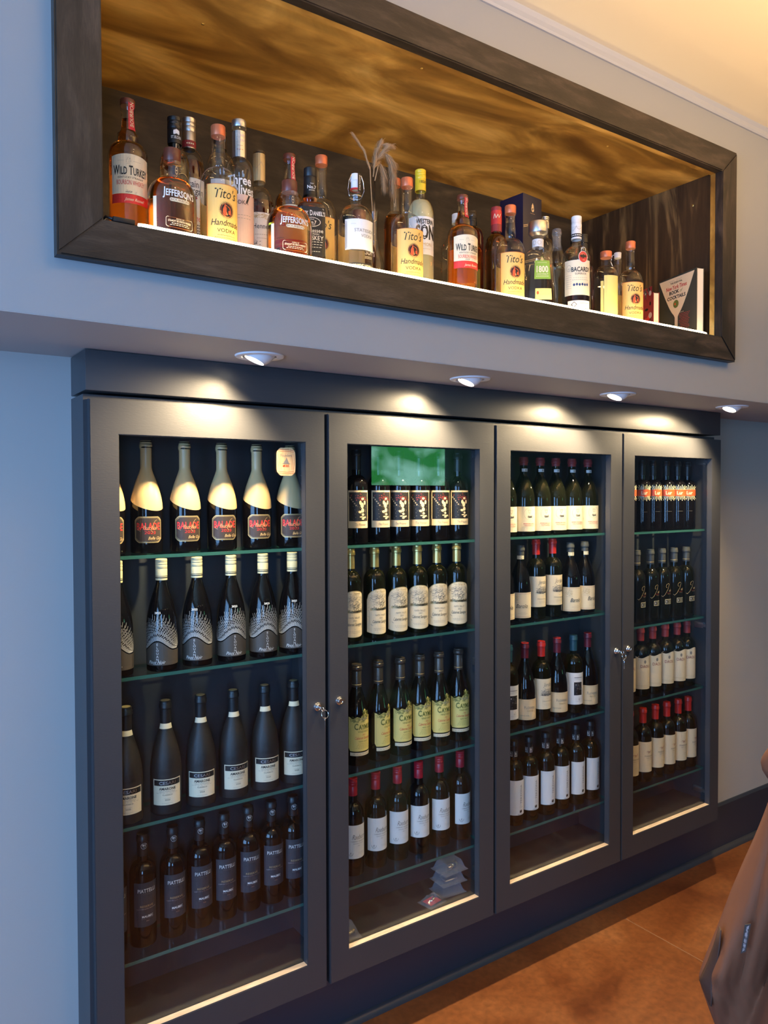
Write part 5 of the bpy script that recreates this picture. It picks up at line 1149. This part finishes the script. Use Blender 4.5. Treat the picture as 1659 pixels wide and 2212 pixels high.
def deco(t, mk):
    s = mk(); s.grid(-.012, .044, .022, .158, 'yellow', 1); s.line([(-.004, .150), (-.004, .070)], .0006, 'goldink', 3); s.text('NU', .036, .030, .008, 'greyink', 4, 1); s.ring(.0, .036, .004, .007, .0006, 'goldink', 3, 8); s.build('front_label', t)
    s = mk(); s.grid(-.024, -.0135, .022, .140, 'limecap' if False else 'yellow', 1); s.build('side_label', t)
P = profile(.245, .0420, .165, .198, .0175, 'dome')
spirit('gin_bottle', 2.160, -.250, .247, P, .0420, .0175, 'short clear bottle with pink stopper and plain yellow label', 'water', .5, 8, capspec=('stopper', plug(.0200, .228, .250, .002), 'copper'), deco=deco)
P = profile(.285, .0400, .17, .22, .0150, 'dome')
def deco(t, mk):
    bm = bmesh.new(); lathe_bm(bm, [(0, .283), (.0125, .284), (.0132, .304), (0, .306)], 24); from_bm('stopper', bm, 'whitecap', t, 40)
    bm = bmesh.new(); tube(bm, [(-.004, -.002, .300), (-.020, -.004, .296), (-.024, -.003, .270), (-.018, 0, .256)], .0016, 8); from_bm('wire_bail', bm, 'chrome', t, 60)
spirit('liqueur_bottle', 2.348, -.150, .304, P, .040, .0150, 'swing-top bottle hidden behind the rightmost golden-labelled vodka', 'deepamber', .5, 0, deco=deco)
titos(2.290, -.252, .308, .0445, 'golden-labelled vodka bottle, rightmost of its kind, beside the small book', .415, 20)
# books
def book(x0, y0, ang, W, D_, Hh, covers, lab, deco=None, wedge=0):
    t = empty('book', (x0, y0, gz(x0)), lab, 'book', None, ang)
    bm = bmesh.new(); box(bm, .001, W-.0015, .0026, D_-.0026, .003, Hh-.003); from_bm('page_block', bm, 'page', t)
    for yy in (0, D_-.0024):
        bm = bmesh.new(); box(bm, 0, W, yy, yy+.0024, 0, Hh, 0, .0006); from_bm('cover', bm, covers, t, 30)
    bm = bmesh.new(); box(bm, -.0024, 0, 0, D_, 0, Hh, 0, .0006); from_bm('spine', bm, covers, t, 30)
    if deco:
        s = Sheet(lambda a, z, l: (a, -.0003-.0002*l, z), .004); deco(s); s.build('cover_art', t)
    return t
def cover(s):
    # the pale glass shape of the cover design
    W, Hh = .205, .255; c = W*.50
    def half(z):
        u = z/Hh
        if u > .44: return .018+(.100-.018)*((u-.44)/.56)**.80 if u > .5 else .018+(.100-.018)*((u-.44)/.56)**.80
        return .0085+.0095*max(0, (u-.38)/.06)**1.2 if u > .38 else .0085
    n = 60; V = []; P = []
    for i in range(n+1):
        z = Hh*i/n; h = half(z); V += [(c-h, z), (c+h, z)]
    for i in range(n): P.append((2*i, 2*i+1, 2*i+3, 2*i+2))
    s.poly(V, P, 'peach', 1)
    s.small(c, .244, .085, 'greyink', .0008, 3, n=2); s.text('THE ESSENTIAL', c, .2350, .0070, 'ink', 3, 1, bold=.02); s.text('New York Times', c, .2175, .0155, 'redink', 3, .85, bold=.02, maxw=.118); s.text('BOOK', c-.012, .1985, .0130, 'ink', 3, 1.05, bold=.03); s.text('of', c+.028, .1985, .0125, 'olive', 3, .9, shear=.4); s.text('COCKTAILS', c, .1775, .0130, 'ink', 3, 1.05, bold=.03, maxw=.118)
    s.disc(c-.002, .150, .0155, .0155, 'olive', 3, 26); s.disc(c-.006, .150, .0045, .0045, 'orange', 4, 14)
    for i in range(15): s.small(c+.048-.002*(i % 3), .105-i*.0062, .062-.006*((i*5) % 4), 'redink', .0016, 2, n=7)
    s.small(c+.030, .112, .028, 'peach', .0016, 2, n=4)
book(2.690, -.085, R_(-105.5), .215, .034, .262, 'olivebk', 'cocktail book with pale cocktail glass shape on its dark cover', cover)
def cov2(s):
    R = random.Random(3)
    s.grid(.003, .117, .003, .197, 'maroonink', 1)
    for i in range(40): s.disc(R.uniform(.012, .108), R.uniform(.01, .19), R.uniform(.004, .012), R.uniform(.004, .012), R.choice(['redink', 'pinklab', 'ink', 'steel', 'maroonink']), 2+i % 5, 10)
book(2.548, -.075, R_(-110), .125, .026, .172, 'maroonink', 'small book with dark red picture cover, left of the cocktail book', cov2)

# ------------------------------------------------------------------ odds and ends in the bottom of the second compartment
by = OB-.004
def tray(x, y, z, rz, lab):
    t = empty('plastic_box', (x, y, z), lab, 'box', 'clear plastic boxes stacked in the second compartment', rz)
    bm = bmesh.new(); a, b = .048, .036
    A = [(-a, -b, 0), (a, -b, 0), (a, b, 0), (-a, b, 0)]; B = [(x_*.72, y_*.72, .034) for x_, y_, _ in A]
    va = [bm.verts.new(p) for p in A]; vb = [bm.verts.new(p) for p in B]
    for i in range(4): bm.faces.new((va[i], va[(i+1) % 4], vb[(i+1) % 4], vb[i]))
    bm.faces.new(vb); box(bm, -a-.006, a+.006, -b-.006, b+.006, -.002, 0, 0, .0004); from_bm('shell', bm, 'poly', t)
    return t
for i in range(3):
    t = tray(1.735+.004*i, .105, by+.0025+.0385*i, R_(4*i-6), ['bottom', 'middle', 'top'][i]+' one of three stacked clear plastic boxes behind the second door')
    if i == 2:
        for j in range(4):
            bm = bmesh.new(); q = Vector((1, .2*j-.2, .1)).to_track_quat('Z', 'Y'); lathe_bm(bm, [(0, 0), (.008, .001), (.008, .012), (.004, .014), (0, .014)], 16, None, 0, (-.018+.012*j, -.012+.006*(j % 2), .010), q); from_bm('small_fitting', bm, 'brass' if j % 2 else 'chrome', t, 40)
    if i == 1:
        bm = bmesh.new(); box(bm, -.028, .026, -.020, .020, .004, .010, 0, .001); from_bm('small_fitting', bm, 'chrome', t)
def bag(x, y, rz, w_, h, lab, card, fit):
    t = empty('small_bag', (x, y, by+.001), lab, 'bag', None, rz); bm = bmesh.new(); R = random.Random(int(x*1000)); n = 9
    G = [[bm.verts.new(((i/(n-1)-.5)*w_, (j/(n-1)-.5)*w_*.8, max(0, h*math.cos((i/(n-1)-.5)*PI)*math.cos((j/(n-1)-.5)*PI)*(.6+.6*R.random())))) for j in range(n)] for i in range(n)]
    for i in range(n-1):
        for j in range(n-1): bm.faces.new((G[i][j], G[i+1][j], G[i+1][j+1], G[i][j+1]))
    from_bm('plastic_film', bm, 'poly', t)
    if card: bm = bmesh.new(); box(bm, -w_*.34, w_*.30, -w_*.24, w_*.22, .003, .005); from_bm('card', bm, card, t)
    for k in range(3):
        bm = bmesh.new(); lathe_bm(bm, [(0, 0), (.005, 0), (.005, .010), (0, .010)], 12, None, 0, ((k-1)*w_*.16, 0, .006), Vector((1, k-1, .3)).to_track_quat('Z', 'Y')); from_bm('small_fitting', bm, fit, t, 40)
bag(1.640, .075, R_(10), .085, .030, 'small clear bag with a red card, left of the stacked plastic boxes', 'redink', 'chrome')
bag(1.292, .070, R_(-12), .070, .045, 'crumpled clear bag with bright metal fittings, behind the second door at left', None, 'brass')

# ------------------------------------------------------------------ bar chair with a brown coat over its back, at the right edge
VA = R_(58.5); EV = Vector((math.cos(VA), -math.sin(VA), 0)); NV = Vector((math.sin(VA), math.cos(VA), 0)); DD = 2.05
def vp(u_, v_, d=0.0):
    a = (u_-829.5)/F; b = (1106-v_)/F; ray = fw+rt*a+up*b
    t_ = (DD+d)/ray.dot(NV); return Vector((0, CAMY, Z0))+ray*t_
B0 = vp(1760, 2100, .12)
t = empty('bar_chair', (B0.x, B0.y, 0), 'bar chair mostly out of view, under the brown coat at the right edge', 'chair', None, -VA)
M['chairwood'] = mat('dark_chair_wood', (.03, .018, .012), .4)
bm = bmesh.new(); box(bm, -.02, .36, -.02, .36, .70, .75, 0, .01); from_bm('seat', bm, 'chairwood', t, 30)
for lx, ly in ((0, 0), (.33, 0), (0, .33), (.33, .33)):
    bm = bmesh.new(); tube(bm, [(lx, ly, .70), (lx, ly, .0)], [.018, .015], 12); from_bm('leg', bm, 'chairwood', t, 40)
bm = bmesh.new(); box(bm, .0, .34, -.015, .012, .74, 1.06, 0, .01); from_bm('backrest', bm, 'chairwood', t, 30)
coat = empty('brown_coat', (B0.x, B0.y, 0), 'brown fabric coat draped over a chair at the lower right edge', 'coat')
co2 = Vector(coat.location)
edge = [(1690, 1650), (1668, 1712), (1656, 1745), (1641, 1780), (1626, 1815), (1610, 1850), (1596, 1885), (1583, 1915), (1572, 1945), (1561, 1975), (1548, 2010), (1535, 2042), (1524, 2070), (1513, 2100), (1508, 2115)]
hem = [(1508, 2115), (1522, 2146), (1536, 2185), (1549, 2215), (1562, 2260), (1574, 2310)]
left = edge+hem[1:]
bm = bmesh.new(); rows = []; nS = 40; RR = random.Random(5)
for j, (u_, v_) in enumerate(left):
    row = []
    for i in range(nS+1):
        s_ = i/nS; uu = u_+(1900-u_)*s_**1.15
        vv = v_+(8 if j else 0)*math.sin(s_*7+j*.4)
        g1 = (v_-1650)/660
        dep = .10*math.sin(s_*PI)**.6*-1
        dep += .044*math.sin((uu-.46*(2250-vv))*.040+1.2)*(.3+g1)+.020*math.sin((uu-.30*(2250-vv))*.085+2.0)*(.4+g1)+.005*math.sin(uu*.21+vv*.05)
        if s_ < .03: dep = .015
        row.append(bm.verts.new(vp(uu, vv, dep)-co2))
    rows.append(row)
for A, B in zip(rows, rows[1:]):
    for k in range(nS): bm.faces.new((A[k], B[k], B[k+1], A[k+1]))
o = from_bm('outer_cloth', bm, 'coat', coat, 180); o.data.shade_smooth()
sb = o.modifiers.new('s', 'SUBSURF'); sb.levels = 1; sb.render_levels = 2
sd = o.modifiers.new('t', 'SOLIDIFY'); sd.thickness = .006; sd.offset = 1
# hem corner turned back, showing the lining
bm = bmesh.new(); L = [(1553, 2000), (1541, 2040), (1528, 2076), (1514, 2106), (1510, 2117), (1522, 2146), (1532, 2172)]; Rr = [(1556, 2010), (1553, 2050), (1548, 2085), (1541, 2115), (1538, 2135), (1537, 2155), (1535, 2174)]
rows = []
for (a, b), (c, d) in zip(L, Rr):
    rows.append([bm.verts.new(vp(a+(c-a)*k/6, b+(d-b)*k/6, -.045-.050*(k/6)**.5)-co2) for k in range(7)])
for A, B in zip(rows, rows[1:]):
    for k in range(6): bm.faces.new((A[k], B[k], B[k+1], A[k+1]))
o = from_bm('turned_hem', bm, 'coatin', coat, 180); o.data.shade_smooth(); sd = o.modifiers.new('t', 'SOLIDIFY'); sd.thickness = .003
# gathered sleeve at the top
bm = bmesh.new(); P = []; rr = []
for k in range(9):
    u_ = 1646+k*22; P.append(vp(u_, 1664-6*k, -.05)-co2); rr.append([.018, .040, .052, .058, .060, .060, .058, .055, .05][k])
tube(bm, P, rr, 20)
for v in bm.verts: v.co += Vector((0, 0, .003*math.sin(v.co.x*160+v.co.z*90)))
o = from_bm('sleeve', bm, 'coat', coat, 180); o.data.shade_smooth(); sb = o.modifiers.new('s', 'SUBSURF'); sb.levels = 1; sb.render_levels = 1
# small woven tag with pale marks
bm = bmesh.new(); A = [vp(*p) for p in ((1609, 1998, -.135), (1622, 1996, -.135), (1611, 2056, -.135), (1600, 2060, -.135))]
fs = [bm.verts.new(p-co2) for p in A]; bk = [bm.verts.new(p-co2+NV*.003) for p in A]; bm.faces.new(fs); bm.faces.new(bk[::-1])
for i in range(4): bm.faces.new((fs[i], bk[i], bk[(i+1) % 4], fs[(i+1) % 4]))
bmesh.ops.recalc_face_normals(bm, faces=bm.faces); tg = from_bm('woven_tag', bm, 'brownlab', coat)
def tf(a, z, l):
    p = A[0].lerp(A[1], a); q = A[3].lerp(A[2], a); r = q.lerp(p, z)-NV*(.0006+.0003*l); return tuple(r-co2)
s = Sheet(tf, .2)
for k, (z0, z1) in enumerate(((.12, .22), (.30, .40), (.46, .58), (.66, .90))): s.line([(.25, z0), (.7, z0+.03), (.35, z1-.03), (.75, z1)], .12, 'steel', 1)
o = s.build('tag_marks', coat); o.parent = tg
